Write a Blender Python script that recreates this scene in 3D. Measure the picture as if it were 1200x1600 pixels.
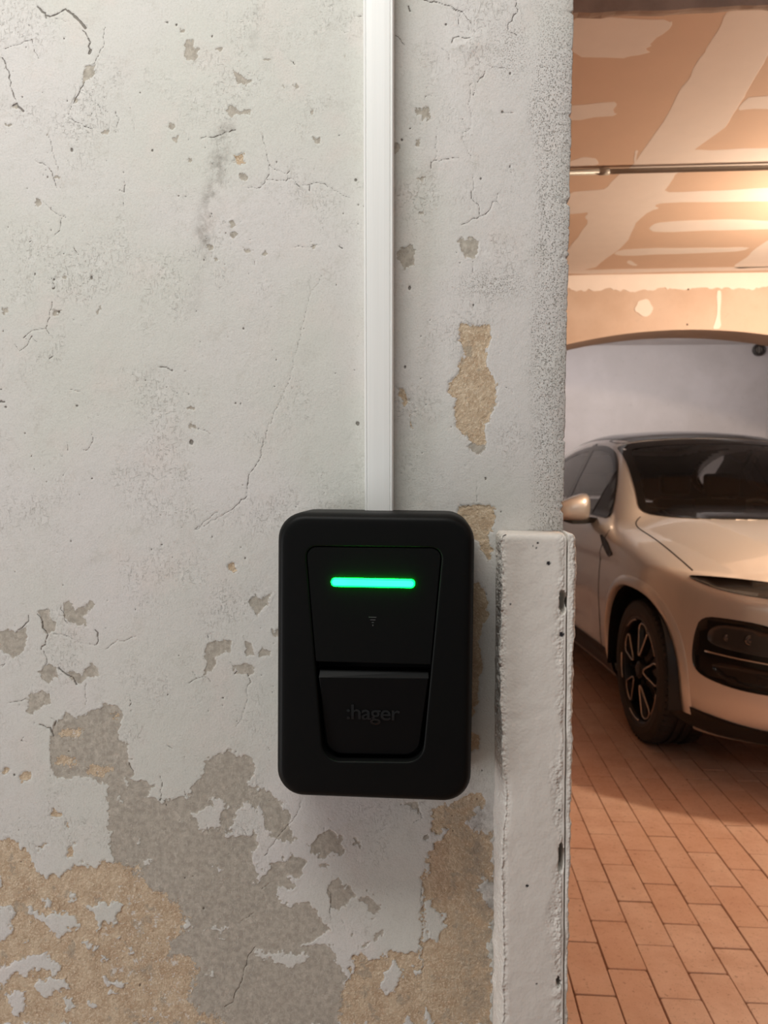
import bpy, bmesh, math, random
import numpy as np
from mathutils import Vector, Matrix, geometry

random.seed(7)
sc = bpy.context.scene
COL = sc.collection
for o in list(bpy.data.objects):
    bpy.data.objects.remove(o)

# ------------------------------------------------------------------ camera
H = 1.35            # eye height
D = 0.85            # camera to wall front (wall front is the plane y = 0)
FPX = 1200.0
YAW, PITCH, ROLL = math.atan(82 / FPX), math.atan(54 / FPX), 0.004
CAM = Vector((0, -D, H))
CR = (Matrix.Rotation(YAW, 3, 'Z') @ Matrix.Rotation(math.pi / 2 - PITCH, 3, 'X') @ Matrix.Rotation(ROLL, 3, 'Z'))
cam_d = bpy.data.cameras.new('camera')
cam_d.sensor_width = 36
cam_d.lens = 36 * FPX / 1600
cam_d.clip_start = 0.02
cam_d.dof.use_dof = True
cam_d.dof.focus_distance = 0.8
cam_d.dof.aperture_fstop = 11
cam = bpy.data.objects.new('camera', cam_d)
cam.matrix_world = Matrix.Translation(CAM) @ CR.to_4x4()
COL.objects.link(cam)
sc.camera = cam

# ------------------------------------------------------------------ world, lights, exposure
w = bpy.data.worlds.new('world'); sc.world = w
w.use_nodes = True
w.node_tree.nodes['Background'].inputs[0].default_value = (0.90, 0.95, 1.0, 1)
w.node_tree.nodes['Background'].inputs[1].default_value = 0.09
sc.view_settings.view_transform = 'Standard'
sc.view_settings.look = 'None'
sc.view_settings.exposure = 0.08
sc.view_settings.gamma = 1.0
sc.view_settings.use_curve_mapping = False


def area(name, loc, target, size, size_y, energy, color):
    l = bpy.data.lights.new(name, 'AREA')
    l.shape = 'RECTANGLE'; l.size = size; l.size_y = size_y
    l.energy = energy; l.color = color
    o = bpy.data.objects.new(name, l)
    o.location = loc
    o.rotation_euler = (Vector(target) - Vector(loc)).to_track_quat('-Z', 'Y').to_euler()
    COL.objects.link(o)
    return o


NEAR_LIGHT = (-0.48, -0.86, 2.52)
area('near_tube_light', NEAR_LIGHT, (-0.40, -0.1, 1.2), 1.0, 0.3, 15.5, (0.985, 1.0, 0.96))
area('rear_room_light', (1.7, 6.2, 2.72), (1.7, 7.7, 1.1), 2.4, 0.3, 33, (1.0, 0.95, 0.94))
area('right_fill_light', (3.86, 1.0, 1.15), (1.5, 2.2, 0.7), 1.2, 1.4, 5, (0.97, 0.97, 1.0))  # added fill from the right for the car front, no known opening
area('left_fill_light', (-2.16, -0.95, 0.75), (-0.5, -0.1, 0.85), 0.9, 1.2, 30, (0.97, 0.98, 1.0))  # added fill to lift the lower left of the wall
area('second_tube_light', (1.75, -1.15, 2.52), (1.6, 1.6, 0.5), 1.0, 0.25, 5, (1.0, 0.98, 0.96))
LAMP = (2.2, 2.66, 2.33)
LAMP_W = 112
LAMP_C = (1.0, 0.77, 0.55)


# ------------------------------------------------------------------ helpers
def ray(px, py):
    v = Vector(((px - 600) / FPX, (800 - py) / FPX, -1.0))
    return CR @ v


def U(px, py, axis, val):
    """world point on the plane axis = val that is seen at photo pixel (px, py)"""
    r = ray(px, py)
    i = 'xyz'.index(axis)
    t = (val - CAM[i]) / r[i]
    return CAM + r * t


def proj(P):
    """photo pixels of an (n,3) array of world points"""
    P = np.asarray(P, float) - np.array(CAM)
    q = P @ np.array(CR)
    return 600 + FPX * q[..., 0] / -q[..., 2], 800 - FPX * q[..., 1] / -q[..., 2]


def mesh_obj(name, verts, faces, mat=None, parent=None, smooth=False):
    me = bpy.data.meshes.new(name)
    verts = np.asarray(verts, dtype=np.float32).reshape(-1, 3)
    if isinstance(faces, np.ndarray) and faces.ndim == 2:
        nf, k = faces.shape
        me.vertices.add(len(verts)); me.vertices.foreach_set('co', verts.ravel())
        me.loops.add(nf * k); me.loops.foreach_set('vertex_index', faces.astype(np.int32).ravel())
        me.polygons.add(nf)
        me.polygons.foreach_set('loop_start', np.arange(0, nf * k, k, dtype=np.int32))
        me.polygons.foreach_set('loop_total', np.full(nf, k, dtype=np.int32))
        me.update(calc_edges=True); me.validate()
    else:
        me.from_pydata([tuple(map(float, v)) for v in verts], [], [tuple(int(i) for i in f) for f in faces])
        me.update()
    if smooth:
        me.polygons.foreach_set('use_smooth', np.ones(len(me.polygons), dtype=bool))
    if mat: me.materials.append(mat)
    o = bpy.data.objects.new(name, me)
    COL.objects.link(o)
    if parent: o.parent = parent
    return o


def tag(o, label=None, cat=None, group=None, kind=None):
    if label: o['label'] = label
    if cat: o['category'] = cat
    if group: o['group'] = group
    if kind: o['kind'] = kind
    return o


def empty(name, loc=(0, 0, 0)):
    o = bpy.data.objects.new(name, None)
    o.location = loc; o.empty_display_size = 0.1
    COL.objects.link(o)
    return o


def fix_normals(o):
    bm = bmesh.new(); bm.from_mesh(o.data)
    bmesh.ops.recalc_face_normals(bm, faces=bm.faces)
    bm.to_mesh(o.data); bm.free()
    return o


def bevel(o, width, seg=2, angle=40):
    m = o.modifiers.new('bevel', 'BEVEL')
    m.width = width; m.segments = seg; m.limit_method = 'ANGLE'; m.angle_limit = math.radians(angle)
    return o


def box(name, lo, hi, mat, parent=None, bev=0):
    x0, y0, z0 = lo; x1, y1, z1 = hi
    v = [(x0, y0, z0), (x1, y0, z0), (x1, y1, z0), (x0, y1, z0), (x0, y0, z1), (x1, y0, z1), (x1, y1, z1), (x0, y1, z1)]
    f = [(0, 3, 2, 1), (4, 5, 6, 7), (0, 1, 5, 4), (1, 2, 6, 5), (2, 3, 7, 6), (3, 0, 4, 7)]
    o = mesh_obj(name, v, f, mat, parent)
    if bev: bevel(o, bev)
    return o


def loft(name, rings, mat, parent=None, cap0=True, cap1=True, smooth=False, closed=True):
    """rings: list of equally long point lists"""
    n = len(rings[0]); v = [p for r in rings for p in r]; f = []
    for i in range(len(rings) - 1):
        for j in range(n if closed else n - 1):
            k = (j + 1) % n
            f.append((i * n + j, i * n + k, (i + 1) * n + k, (i + 1) * n + j))
    if cap0: f.append(tuple(range(n))[::-1])
    if cap1: f.append(tuple((len(rings) - 1) * n + j for j in range(n)))
    o = mesh_obj(name, v, f, mat, parent, smooth)
    return fix_normals(o)


def tube(name, pts, r, mat, parent=None, n=10, closed=False, smooth=True):
    pts = [Vector(p) for p in pts]; rings = []
    m = len(pts); up = Vector((0.13, 0.21, 0.97))
    for i, p in enumerate(pts):
        if closed: t = pts[(i + 1) % m] - pts[i - 1]
        else: t = pts[min(i + 1, m - 1)] - pts[max(i - 1, 0)]
        t.normalize()
        a = t.cross(up)
        if a.length < 1e-4: a = t.cross(Vector((1, 0, 0)))
        a.normalize(); b = t.cross(a)
        rr = r[i] if isinstance(r, (list, tuple)) else r
        rings.append([p + (a * math.cos(2 * math.pi * k / n) + b * math.sin(2 * math.pi * k / n)) * rr for k in range(n)])
    if closed: rings.append(rings[0])
    return loft(name, rings, mat, parent, not closed, not closed, smooth)


def round_poly(pts, radii, n=8):
    """2D polygon with rounded corners"""
    out = []; m = len(pts)
    for i in range(m):
        p = Vector(pts[i]); a = Vector(pts[i - 1]) - p; b = Vector(pts[(i + 1) % m]) - p
        r = radii[i] if isinstance(radii, (list, tuple)) else radii
        if r <= 0:
            out.append(p); continue
        an = a.angle(b); d = min(r / math.tan(an / 2), a.length * .49, b.length * .49)
        r = d * math.tan(an / 2)
        a.normalize(); b.normalize()
        c = p + (a + b).normalized() * (r / math.sin(an / 2))
        s = p + a * d - c; e = p + b * d - c
        a0 = math.atan2(s.y, s.x); da = (math.atan2(e.y, e.x) - a0 + math.pi) % (2 * math.pi) - math.pi
        for k in range(n + 1):
            out.append(c + Vector((math.cos(a0 + da * k / n), math.sin(a0 + da * k / n))) * r)
    return out


def radial(poly, c, n):
    """resample a star-shaped polygon at n even directions from c"""
    out = []; m = len(poly)
    for k in range(n):
        t = 2 * math.pi * k / n; d = Vector((math.cos(t), math.sin(t))); best = None
        for i in range(m):
            a = Vector(poly[i]) - c; b = Vector(poly[(i + 1) % m]) - c; e = b - a
            den = d.x * e.y - d.y * e.x
            if abs(den) < 1e-12: continue
            s = (a.x * e.y - a.y * e.x) / den; q = (a.x * d.y - a.y * d.x) / den
            if s > 0 and -1e-6 <= q <= 1 + 1e-6 and (best is None or s > best): best = s
        out.append(c + d * best)
    return out


def chaikin(pts, it=2, closed=True):
    pts = [np.array(p, float) for p in pts]
    for _ in range(it):
        q = []; m = len(pts)
        if not closed: q.append(pts[0])
        for i in range(m if closed else m - 1):
            a = pts[i]; b = pts[(i + 1) % m]
            q += [a * .75 + b * .25, a * .25 + b * .75]
        if not closed: q.append(pts[-1])
        pts = q
    return pts


def _hash(ix, iy, iz, seed):
    h = (ix * 374761393 + iy * 668265263 + iz * 2147483647 + seed * 974634777) & 0xffffffff
    h = ((h ^ (h >> 13)) * 1274126177) & 0xffffffff
    h = ((h ^ (h >> 16)) * 2246822519) & 0xffffffff
    return ((h ^ (h >> 15)) & 0xffffff) / float(0xffffff)


def vnoise(x, y, z=0.0, seed=0, octaves=1):
    """value noise in -1..1, vectorised"""
    x = np.asarray(x, float); y = np.asarray(y, float) + 0 * x; z = np.asarray(z, float) + 0 * x
    tot = 0; amp = 1; nrm = 0
    for o in range(octaves):
        fx, fy, fz = x * 2 ** o, y * 2 ** o, z * 2 ** o
        ix, iy, iz = (np.floor(a).astype(np.int64) for a in (fx, fy, fz))
        tx, ty, tz = fx - ix, fy - iy, fz - iz
        tx, ty, tz = (t * t * (3 - 2 * t) for t in (tx, ty, tz))
        r = 0
        for a in (0, 1):
            for b in (0, 1):
                for c in (0, 1):
                    wgt = (tx if a else 1 - tx) * (ty if b else 1 - ty) * (tz if c else 1 - tz)
                    r = r + wgt * _hash(ix + a, iy + b, iz + c, seed + o)
        tot = tot + amp * (2 * r - 1); nrm += amp; amp *= .5
    return tot / nrm


# ------------------------------------------------------------------ material helper
def lin(r, g, b):
    f = lambda c: (c / 255 / 12.92) if c / 255 <= .04045 else ((c / 255 + .055) / 1.055) ** 2.4
    return (f(r), f(g), f(b), 1)


class Mat:
    def __init__(s, name):
        s.m = bpy.data.materials.new(name); s.m.use_nodes = True
        s.t = s.m.node_tree; s.b = s.t.nodes['Principled BSDF']
        s._tc = None

    def put(s, sock, v):
        if isinstance(v, bpy.types.NodeSocket): s.t.links.new(v, sock)
        elif v is not None:
            if sock.type == 'RGBA' and not hasattr(v, '__len__'): v = (v, v, v, 1)
            if sock.type == 'RGBA' and len(v) == 3: v = (*v, 1)
            sock.default_value = v

    def node(s, typ, ins=None, out=0, **kw):
        n = s.t.nodes.new(typ)
        for k, v in kw.items(): setattr(n, k, v)
        for k, v in (ins or {}).items(): s.put(n.inputs[k], v)
        return n.outputs[out]

    @property
    def co(s):
        if s._tc is None: s._tc = s.t.nodes.new('ShaderNodeTexCoord').outputs['Object']
        return s._tc

    def scaled(s, sx, sy, sz):
        return s.node('ShaderNodeMapping', {'Vector': s.co, 'Scale': (sx, sy, sz)})

    def noise(s, scale, detail=3, rough=.55, vec=None, col=False, dist=0):
        return s.node('ShaderNodeTexNoise', {'Vector': vec or s.co, 'Scale': scale, 'Detail': detail, 'Roughness': rough, 'Distortion': dist}, 1 if col else 0)

    def voro(s, scale, vec=None, feature='F1', out=0, rnd=1.0):
        return s.node('ShaderNodeTexVoronoi', {'Vector': vec or s.co, 'Scale': scale, 'Randomness': rnd}, out, feature=feature)

    def math(s, op, a, b=None, c=None, clamp=False):
        n = s.t.nodes.new('ShaderNodeMath'); n.operation = op; n.use_clamp = clamp
        for i, v in enumerate((a, b, c)):
            if v is not None: s.put(n.inputs[i], v)
        return n.outputs[0]

    def mix(s, fac, a, b, mode='MIX'):
        n = s.t.nodes.new('ShaderNodeMix'); n.data_type = 'RGBA'; n.blend_type = mode
        s.put(n.inputs[0], fac); s.put(n.inputs[6], a); s.put(n.inputs[7], b)
        return n.outputs[2]

    def step(s, v, lo, hi, o0=0.0, o1=1.0):
        return s.node('ShaderNodeMapRange', {0: v, 1: lo, 2: hi, 3: o0, 4: o1}, interpolation_type='SMOOTHSTEP')

    def attr(s, name):
        return s.node('ShaderNodeAttribute', out=2, attribute_name=name)

    def bump(s, h, strength=.3, dist=.001, normal=None):
        return s.node('ShaderNodeBump', {'Height': h, 'Strength': strength, 'Distance': dist, 'Normal': normal})

    def set(s, **kw):
        names = {'color': 'Base Color', 'rough': 'Roughness', 'metal': 'Metallic', 'normal': 'Normal', 'coat': 'Coat Weight',
                 'coat_rough': 'Coat Roughness', 'spec': 'Specular IOR Level', 'emit': 'Emission Color', 'emit_s': 'Emission Strength',
                 'trans': 'Transmission Weight', 'ior': 'IOR', 'alpha': 'Alpha', 'sss': 'Subsurface Weight', 'sss_r': 'Subsurface Radius', 'sss_s': 'Subsurface Scale'}
        for k, v in kw.items(): s.put(s.b.inputs[names[k]], v)
        return s


def simple(name, col, rough=.5, metal=0, var=.12, scale=40, bump=.0, bscale=300, **kw):
    m = Mat(name)
    n = m.noise(scale, 4)
    c = tuple(col[:3])
    m.set(color=m.mix(n, tuple(x * (1 - var) for x in c), tuple(min(1, x * (1 + var)) for x in c)), rough=rough, metal=metal, **kw)
    if bump: m.set(normal=m.bump(m.noise(bscale, 3), bump, .0005))
    return m.m

# ------------------------------------------------------------------ near wall with flaking paint
def cr(pts, ox, oy, s):
    """points read off an enlarged crop of the photo -> photo pixels"""
    return [(ox + x / s, oy + y / s) for x, y in pts]


def dab(x, y, rx, ry=None, n=9, seed=0):
    ry = ry or rx; r = random.Random(seed + int(x * 7 + y * 13))
    return [(x + rx * math.cos(2 * math.pi * k / n) * r.uniform(.75, 1.2), y + ry * math.sin(2 * math.pi * k / n) * r.uniform(.75, 1.2)) for k in range(n)]


A, B, C_, Dd = (0, 0, 3), (300, 0, 3), (560, 0, 3), (0, 400, 3)
E, F, G, K = (560, 400, 3), (0, 800, 2.727), (0, 1200, 3), (400, 1200, 3)
WALL_OPS = []     # (layer, sign, polygon): grey = undercoat laid bare, tan = raw plaster laid bare


def op(layer, sign, pts, crop=None):
    WALL_OPS.append((layer, sign, cr(pts, *crop) if crop else pts))


# the large grey undercoat area at the lower left and centre
op('grey', 1, [(106, 1112), (121, 1123), (136, 1117), (150, 1106), (161, 1101), (180, 1103), (192, 1113), (189, 1126), (183, 1136), (187, 1156),
               (198, 1161), (203, 1181), (200, 1196), (209, 1203), (205, 1220), (224, 1222), (240, 1226), (228, 1246), (262, 1254), (292, 1246),
               (303, 1228), (318, 1206), (319, 1189), (337, 1181), (356, 1170), (370, 1181), (385, 1178), (398, 1185), (396, 1207), (389, 1225),
               (411, 1231), (416, 1232), (430, 1247), (450, 1267), (455, 1280), (452, 1297), (462, 1313), (440, 1315), (424, 1302), (416, 1325),
               (424, 1353), (443, 1343), (455, 1333), (472, 1343), (477, 1350), (467, 1367), (455, 1370), (458, 1385), (450, 1387), (437, 1380),
               (436, 1410), (463, 1417), (480, 1410), (503, 1430), (512, 1450), (493, 1463), (470, 1480), (500, 1475), (515, 1480), (530, 1510), (545, 1535),
               (540, 1560), (530, 1602), (300, 1610), (200, 1610), (150, 1480), (180, 1350), (166, 1250), (168, 1228), (151, 1220), (133, 1216), (121, 1213), (106, 1214),
               (86, 1214), (79, 1196), (77, 1167), (82, 1148), (86, 1130), (99, 1120)])
op('grey', -1, [(985, 140), (1035, 145), (1055, 175), (1035, 230), (1035, 290), (985, 290), (930, 285), (900, 205), (960, 195), (1000, 180)], G)
op('grey', -1, [(1110, 190), (1160, 155), (1200, 200), (1200, 300), (1140, 325), (1060, 320), (1060, 300), (1100, 270), (1100, 230)], G)
op('grey', -1, [(680, 140), (725, 100), (730, 75), (880, 60), (960, 10), (910, 80), (880, 140), (790, 160)], G)
op('grey', -1, [(1010, 460), (1030, 450), (1050, 470), (1070, 478), (1030, 490)], G)
op('grey', -1, [(0, 200), (30, 165), (40, 270), (65, 310), (130, 350), (100, 390), (70, 470), (20, 520), (0, 530)], K)
op('grey', -1, [(0, 850), (60, 870), (180, 865), (270, 880), (240, 900), (150, 935), (130, 905), (60, 895), (0, 880)], K)
op('grey', -1, [(860, 740), (885, 720), (897, 745), (870, 765)], G)
op('grey', -1, [(765, 1110), (770, 1050), (800, 1000)], K)
for x, y, rx, ry in ((660, 345, 5, 16), (690, 438, 20, 6), (590, 70, 6, 20), (560, 150, 8, 14), (830, 780, 8, 18), (1010, 760, 60, 6), (985, 960, 10, 25), (1040, 795, 24, 5)):
    op('grey', -1, cr(dab(x, y, rx, ry), *G))
# single grey flakes
for p in ([(160, 425), (205, 410), (215, 455), (240, 470), (235, 505), (200, 520), (185, 500), (180, 465)],
          [(262, 400), (295, 378), (325, 415), (385, 378), (412, 395), (390, 410), (365, 440), (370, 485), (290, 470), (272, 440)],
          [(-20, 515), (45, 505), (70, 515), (105, 485), (115, 570), (95, 610), (60, 620), (35, 605), (-20, 570)],
          [(158, 680), (178, 678), (205, 645), (245, 670), (240, 700), (215, 728), (185, 715), (170, 690)],
          [(280, 680), (300, 675), (350, 700), (355, 680), (385, 645), (410, 665), (418, 708), (365, 700), (350, 730), (325, 735), (300, 705)],
          [(107, 795), (130, 768), (190, 762), (215, 780), (215, 815), (180, 830), (145, 865), (115, 860)],
          [(865, 590), (890, 555), (940, 545), (985, 555), (978, 610), (955, 600), (915, 640), (915, 665), (885, 680), (870, 700), (880, 640), (865, 620)],
          [(1040, 540), (1070, 555), (1088, 600), (1045, 615)], [(1105, 610), (1130, 575), (1150, 590), (1140, 615)],
          [(980, 650), (1005, 665), (1035, 650), (1085, 660), (1060, 690), (1010, 680)],
          [(1065, 385), (1085, 355), (1110, 365), (1160, 345), (1135, 395), (1095, 440), (1075, 415)], [(1150, 500), (1185, 505), (1185, 535)]):
    op('grey', 1, p, F)
for p in ([(240, 370), (290, 310), (350, 292), (410, 330), (408, 410), (330, 415), (260, 395)], [(450, 325), (470, 320), (490, 345), (485, 370), (460, 345)],
          [(335, 570), (385, 510), (400, 560), (455, 570), (460, 600), (430, 630), (390, 670), (350, 655)],
          [(475, 610), (510, 585), (545, 595), (555, 630), (580, 650), (550, 700), (525, 690), (520, 650)],
          [(700, 165), (765, 165), (770, 205), (740, 205)], [(790, 320), (810, 315), (812, 330), (790, 335)], [(500, 820), (520, 810), (522, 850), (500, 850)],
          [(290, 460), (330, 458), (335, 475), (300, 473)], [(440, 770), (460, 770), (458, 800), (445, 800)], [(550, 770), (590, 765), (585, 795), (560, 800)]):
    op('grey', 1, p, K)
for p in ([(870, 205), (885, 192), (910, 195), (905, 222), (935, 225), (935, 265), (905, 290), (880, 275), (868, 245)], [(390, 345), (405, 310), (445, 300), (430, 375), (392, 385)],
          dab(853, 147, 12), [(1002, 235), (1022, 222), (1042, 226), (1028, 250)], [(1090, 325), (1130, 350), (1150, 365), (1195, 378), (1150, 402), (1115, 390)],
          [(1050, 515), (1075, 490), (1110, 500), (1115, 520), (1172, 512), (1165, 540), (1100, 535), (1075, 555)], dab(800, 590, 20, 16), [(808, 645), (848, 645), (835, 672), (812, 670)],
          dab(1140, 830, 13), dab(1092, 1052, 17), dab(1100, 1100, 24, 8), dab(985, 1160, 18, 12), dab(1160, 1170, 22, 13), dab(493, 615, 13, 9), dab(42, 578, 14, 8), dab(272, 835, 10),
          dab(878, 742, 8), dab(72, 497, 14, 10), dab(360, 468, 7, 14), dab(220, 628, 9, 9), dab(180, 945, 14, 20)):
    op('grey', 1, p, A)
for p in (dab(585, 660, 18), dab(570, 525, 6, 20), dab(425, 408, 6, 10), dab(485, 405, 9), dab(720, 265, 6, 8), dab(345, 278, 14, 6), dab(345, 1195, 13), dab(570, 1155, 10, 6)):
    op('grey', 1, p, B)
for p in ([(270, 515), (300, 518), (325, 500), (330, 565), (280, 545)], [(265, 660), (295, 655), (297, 680), (265, 682)], [(150, 670), (185, 672), (198, 695), (170, 725), (150, 720)],
          [(268, 845), (310, 830), (305, 855)], dab(290, 1000, 14, 10)):
    op('grey', 1, p, C_)
op('grey', 1, [(619, 396), (624, 388), (637, 381), (649, 388), (646, 407), (645, 418), (632, 422), (624, 408)])
op('grey', 1, [(717, 373), (730, 371), (747, 375), (746, 395), (742, 404), (730, 404), (722, 390)])
op('grey', 1, [(515, 905), (540, 880), (595, 880), (590, 915), (560, 932)], E)
for p in (dab(900, 795, 10, 14), dab(268, 262, 18, 10), dab(25, 260, 10, 14), dab(1010, 12, 11), dab(466, 250, 6, 16), dab(305, 105, 9), dab(895, 718, 18, 8)):
    op('grey', 1, p, Dd)
# raw plaster
op('tan', 1, [(480, 322), (510, 322), (550, 335), (615, 320), (617, 380), (600, 440), (595, 505), (632, 550), (645, 620), (638, 700), (620, 750), (590, 790), (592, 850), (590, 885),
              (540, 880), (500, 850), (455, 790), (450, 720), (455, 660), (420, 640), (430, 590), (460, 555), (470, 490), (495, 460), (490, 430), (470, 395), (472, 350)], E)
op('tan', 1, [(187, 630), (210, 628), (243, 680), (220, 705), (203, 680)], E)
op('tan', 1, [(247, 740), (255, 770), (258, 800), (248, 800)], E)
op('tan', 1, [(1095, 725), (1140, 725), (1140, 775), (1105, 770)], A)
op('tan', 1, cr(dab(990, 238, 20), *F))
op('tan', 1, [(717, 790), (733, 789), (748, 785), (765, 790), (774, 797), (774, 832), (762, 836), (766, 850), (772, 862), (762, 875), (756, 868), (748, 852), (738, 838), (715, 830)])
op('tan', 1, [(730, 905), (757, 920), (764, 945), (764, 965), (757, 970), (747, 1005), (757, 1040), (750, 1060), (748, 1100), (741, 1120), (730, 1120)])
op('tan', 1, [(730, 1145), (751, 1150), (748, 1168), (730, 1178)])
op('tan', 1, [(-20, 330), (60, 340), (100, 370), (150, 430), (155, 475), (190, 480), (240, 510), (280, 520), (320, 470), (390, 455), (460, 465), (480, 430), (545, 440), (600, 470), (640, 470),
              (690, 560), (780, 600), (830, 640), (870, 700), (850, 780), (780, 830), (800, 880), (880, 900), (930, 960), (900, 1010), (880, 1060), (900, 1120), (960, 1150), (1050, 1170),
              (1060, 1210), (-20, 1210)], G)
op('tan', 1, [(820, 240), (830, 200), (900, 170), (960, 150), (1010, 110), (1060, 115), (1070, 150), (1060, 195), (1030, 190), (1020, 220), (990, 250), (1000, 295), (1060, 300), (1100, 300),
              (1115, 380), (1110, 480), (1100, 510), (1050, 530), (1040, 570), (1060, 590), (1070, 640), (1110, 655), (1115, 680), (1110, 770), (1080, 830), (1100, 900), (1110, 1210), (790, 1210),
              (790, 1100), (775, 1060), (780, 1000), (785, 820), (775, 690), (775, 560), (800, 490), (810, 400), (830, 350), (870, 330), (900, 290), (880, 280), (850, 310), (830, 300)], K)
op('tan', 1, [(400, 1210), (395, 1100), (440, 1010), (435, 930), (490, 870), (540, 905), (640, 870), (770, 862), (785, 1000), (790, 1210)], K)
op('tan', 1, [(1175, 740), (1185, 735)], K) if 0 else None
for p in (dab(30, 20, 18, 12), dab(120, 40, 26, 22), dab(262, 210, 16, 20), dab(332, 390, 20, 35), dab(190, 372, 30, 8), dab(310, 265, 12, 12)):
    op('tan', 1, cr(p, *G))
for p in (dab(300, 935, 40, 22), dab(410, 1105, 70, 20), dab(285, 1060, 60, 16), dab(490, 870, 12, 6)):
    op('tan', 1, cr(p, *F))
# paint islands on the plaster
for p in ([(-20, 660), (50, 660), (65, 700), (40, 730), (45, 800), (-20, 800)], dab(345, 615, 18), dab(213, 630, 22),
          [(120, 650), (150, 650), (200, 690), (290, 680), (340, 690), (385, 745), (330, 760), (270, 810), (230, 770), (190, 730), (140, 690)],
          [(400, 660), (470, 630), (550, 625), (575, 650), (530, 700), (520, 740), (490, 720), (455, 760), (450, 700)],
          [(-20, 930), (80, 900), (160, 880), (240, 880), (285, 920), (270, 970), (200, 950), (100, 965), (50, 980), (20, 1030), (-20, 1020)],
          [(170, 990), (300, 980), (310, 1050), (250, 1040), (230, 1080), (180, 1060)], [(460, 985), (500, 970), (520, 1000), (600, 990), (590, 1030), (500, 1020)],
          [(280, 1080), (340, 1090), (350, 1150), (310, 1120)], dab(430, 1115, 20), [(20, 1060), (110, 1040), (120, 1090), (90, 1180), (60, 1150)], dab(395, 825, 22, 14), dab(440, 850, 26, 10), dab(128, 803, 10),
          dab(515, 1055, 16, 10), dab(560, 800, 8), dab(610, 860, 16, 6), dab(480, 905, 24, 10)):
    op('tan', -1, p, G); op('grey', -1, p, G)
for p in ([(590, 1000), (610, 940), (640, 920), (675, 940), (675, 990), (655, 1050), (620, 1055), (580, 1030)], dab(757, 950, 18), [(790, 620), (830, 620), (860, 680), (900, 740), (850, 800), (800, 815), (785, 740)],
          [(790, 1120), (835, 1180), (830, 1215), (800, 1215)], [(690, 1180), (720, 1165), (720, 1215), (680, 1215)], [(860, 300), (890, 285), (895, 305), (870, 320)]):
    op('tan', -1, p, K); op('grey', -1, p, K)
op('tan', -1, [(540, 332), (600, 265), (632, 268), (635, 290), (615, 322), (560, 335)], E)

CRACKS = []       # (half width px, polyline)


def ck(wd, pts, crop=None):
    CRACKS.append((wd, cr(pts, *crop) if crop else pts))


ck(1.7, [(175, 30), (210, 60), (215, 85)], A); ck(1.2, [(213, 70), (255, 70), (305, 42), (345, 65)], A); ck(2.0, [(320, 50), (375, 100), (400, 130)], A); ck(1.0, [(385, 140), (415, 180)], A); ck(1.8, [(412, 180), (425, 235), (418, 250)], A)
ck(.5, [(255, 85), (320, 100)], A)
ck(1.0, [(10, 270), (45, 350), (55, 420), (75, 470)], A); ck(1.6, [(60, 495), (80, 485), (110, 522)], A)
ck(.6, [(492, 110), (485, 220), (440, 300)], A); ck(.9, [(395, 385), (355, 460), (345, 485)], A); ck(.5, [(355, 440), (320, 540)], A); ck(.8, [(320, 555), (365, 575), (430, 605)], A); ck(.6, [(380, 420), (430, 450), (430, 470), (505, 525)], A)
ck(.6, [(20, 230), (130, 190), (150, 185), (160, 240), (182, 275)], A); ck(.5, [(230, 630), (270, 800)], A); ck(.7, [(165, 750), (215, 775), (245, 810), (265, 880)], A); ck(.6, [(540, 520), (558, 555), (545, 600)], A); ck(.4, [(610, 500), (630, 610)], A)
ck(.8, [(582, 850), (582, 900), (560, 890)], A); ck(.5, [(575, 920), (578, 965)], A); ck(.6, [(290, 1020), (280, 1080), (250, 1110)], A); ck(.6, [(345, 1160), (370, 1200)], A); ck(.6, [(200, 940), (250, 990), (310, 1020)], A)
ck(.9, [(945, 645), (1000, 645), (1025, 635), (1105, 610)], A); ck(.9, [(775, 102), (790, 108)], A)
ck(.6, [(332, 630), (345, 700), (365, 770), (355, 830), (320, 880), (265, 882)], B); ck(.6, [(365, 775), (400, 800), (445, 815), (460, 800)], B); ck(.6, [(350, 842), (440, 848), (470, 835), (500, 872), (550, 865), (590, 855), (680, 895), (745, 930)], B)
ck(.6, [(445, 815), (445, 848)], B); ck(1.0, [(550, 865), (550, 895)], B); ck(.8, [(490, 862), (505, 878)], B); ck(.9, [(460, 285), (475, 292), (480, 302)], B); ck(.5, [(700, 140), (720, 155)], B); ck(.7, [(775, 78), (795, 76)], B)
ck(.5, [(470, 1155), (540, 1160), (600, 1150)], B); ck(1.0, [(690, 1155), (705, 1165)], B)
ck(1.0, [(310, 0), (370, 10), (440, 30), (500, 70), (530, 110)], C_); ck(.6, [(440, 40), (480, 60), (470, 115)], C_); ck(.8, [(740, 0), (745, 60), (700, 120), (705, 150), (745, 165)], C_); ck(.9, [(437, 205), (445, 178), (470, 172), (500, 182), (525, 178)], C_)
ck(.8, [(595, 330), (585, 360), (560, 385)], C_); ck(.45, [(555, 388), (520, 400), (525, 450), (515, 490), (530, 530), (525, 600), (490, 620), (485, 650), (505, 690), (530, 745)], C_); ck(.5, [(540, 820), (540, 890)], C_)
ck(.7, [(530, 895), (530, 930), (565, 962), (570, 1010), (480, 1055)], C_); ck(.7, [(570, 1015), (610, 990), (630, 945), (650, 945), (655, 905)], C_); ck(.5, [(650, 945), (675, 980)], C_); ck(.4, [(370, 600), (362, 740), (340, 770)], C_); ck(1.0, [(340, 760), (340, 790)], C_)
ck(.9, [(170, 165), (215, 210)], C_); ck(1.6, [(235, 30), (242, 52)], C_); ck(.6, [(390, 225), (425, 255), (428, 285)], C_); ck(.6, [(560, 270), (570, 292), (590, 300)], C_); ck(.6, [(610, 305), (665, 318), (715, 305)], C_); ck(.5, [(670, 525), (730, 527)], C_)
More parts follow.
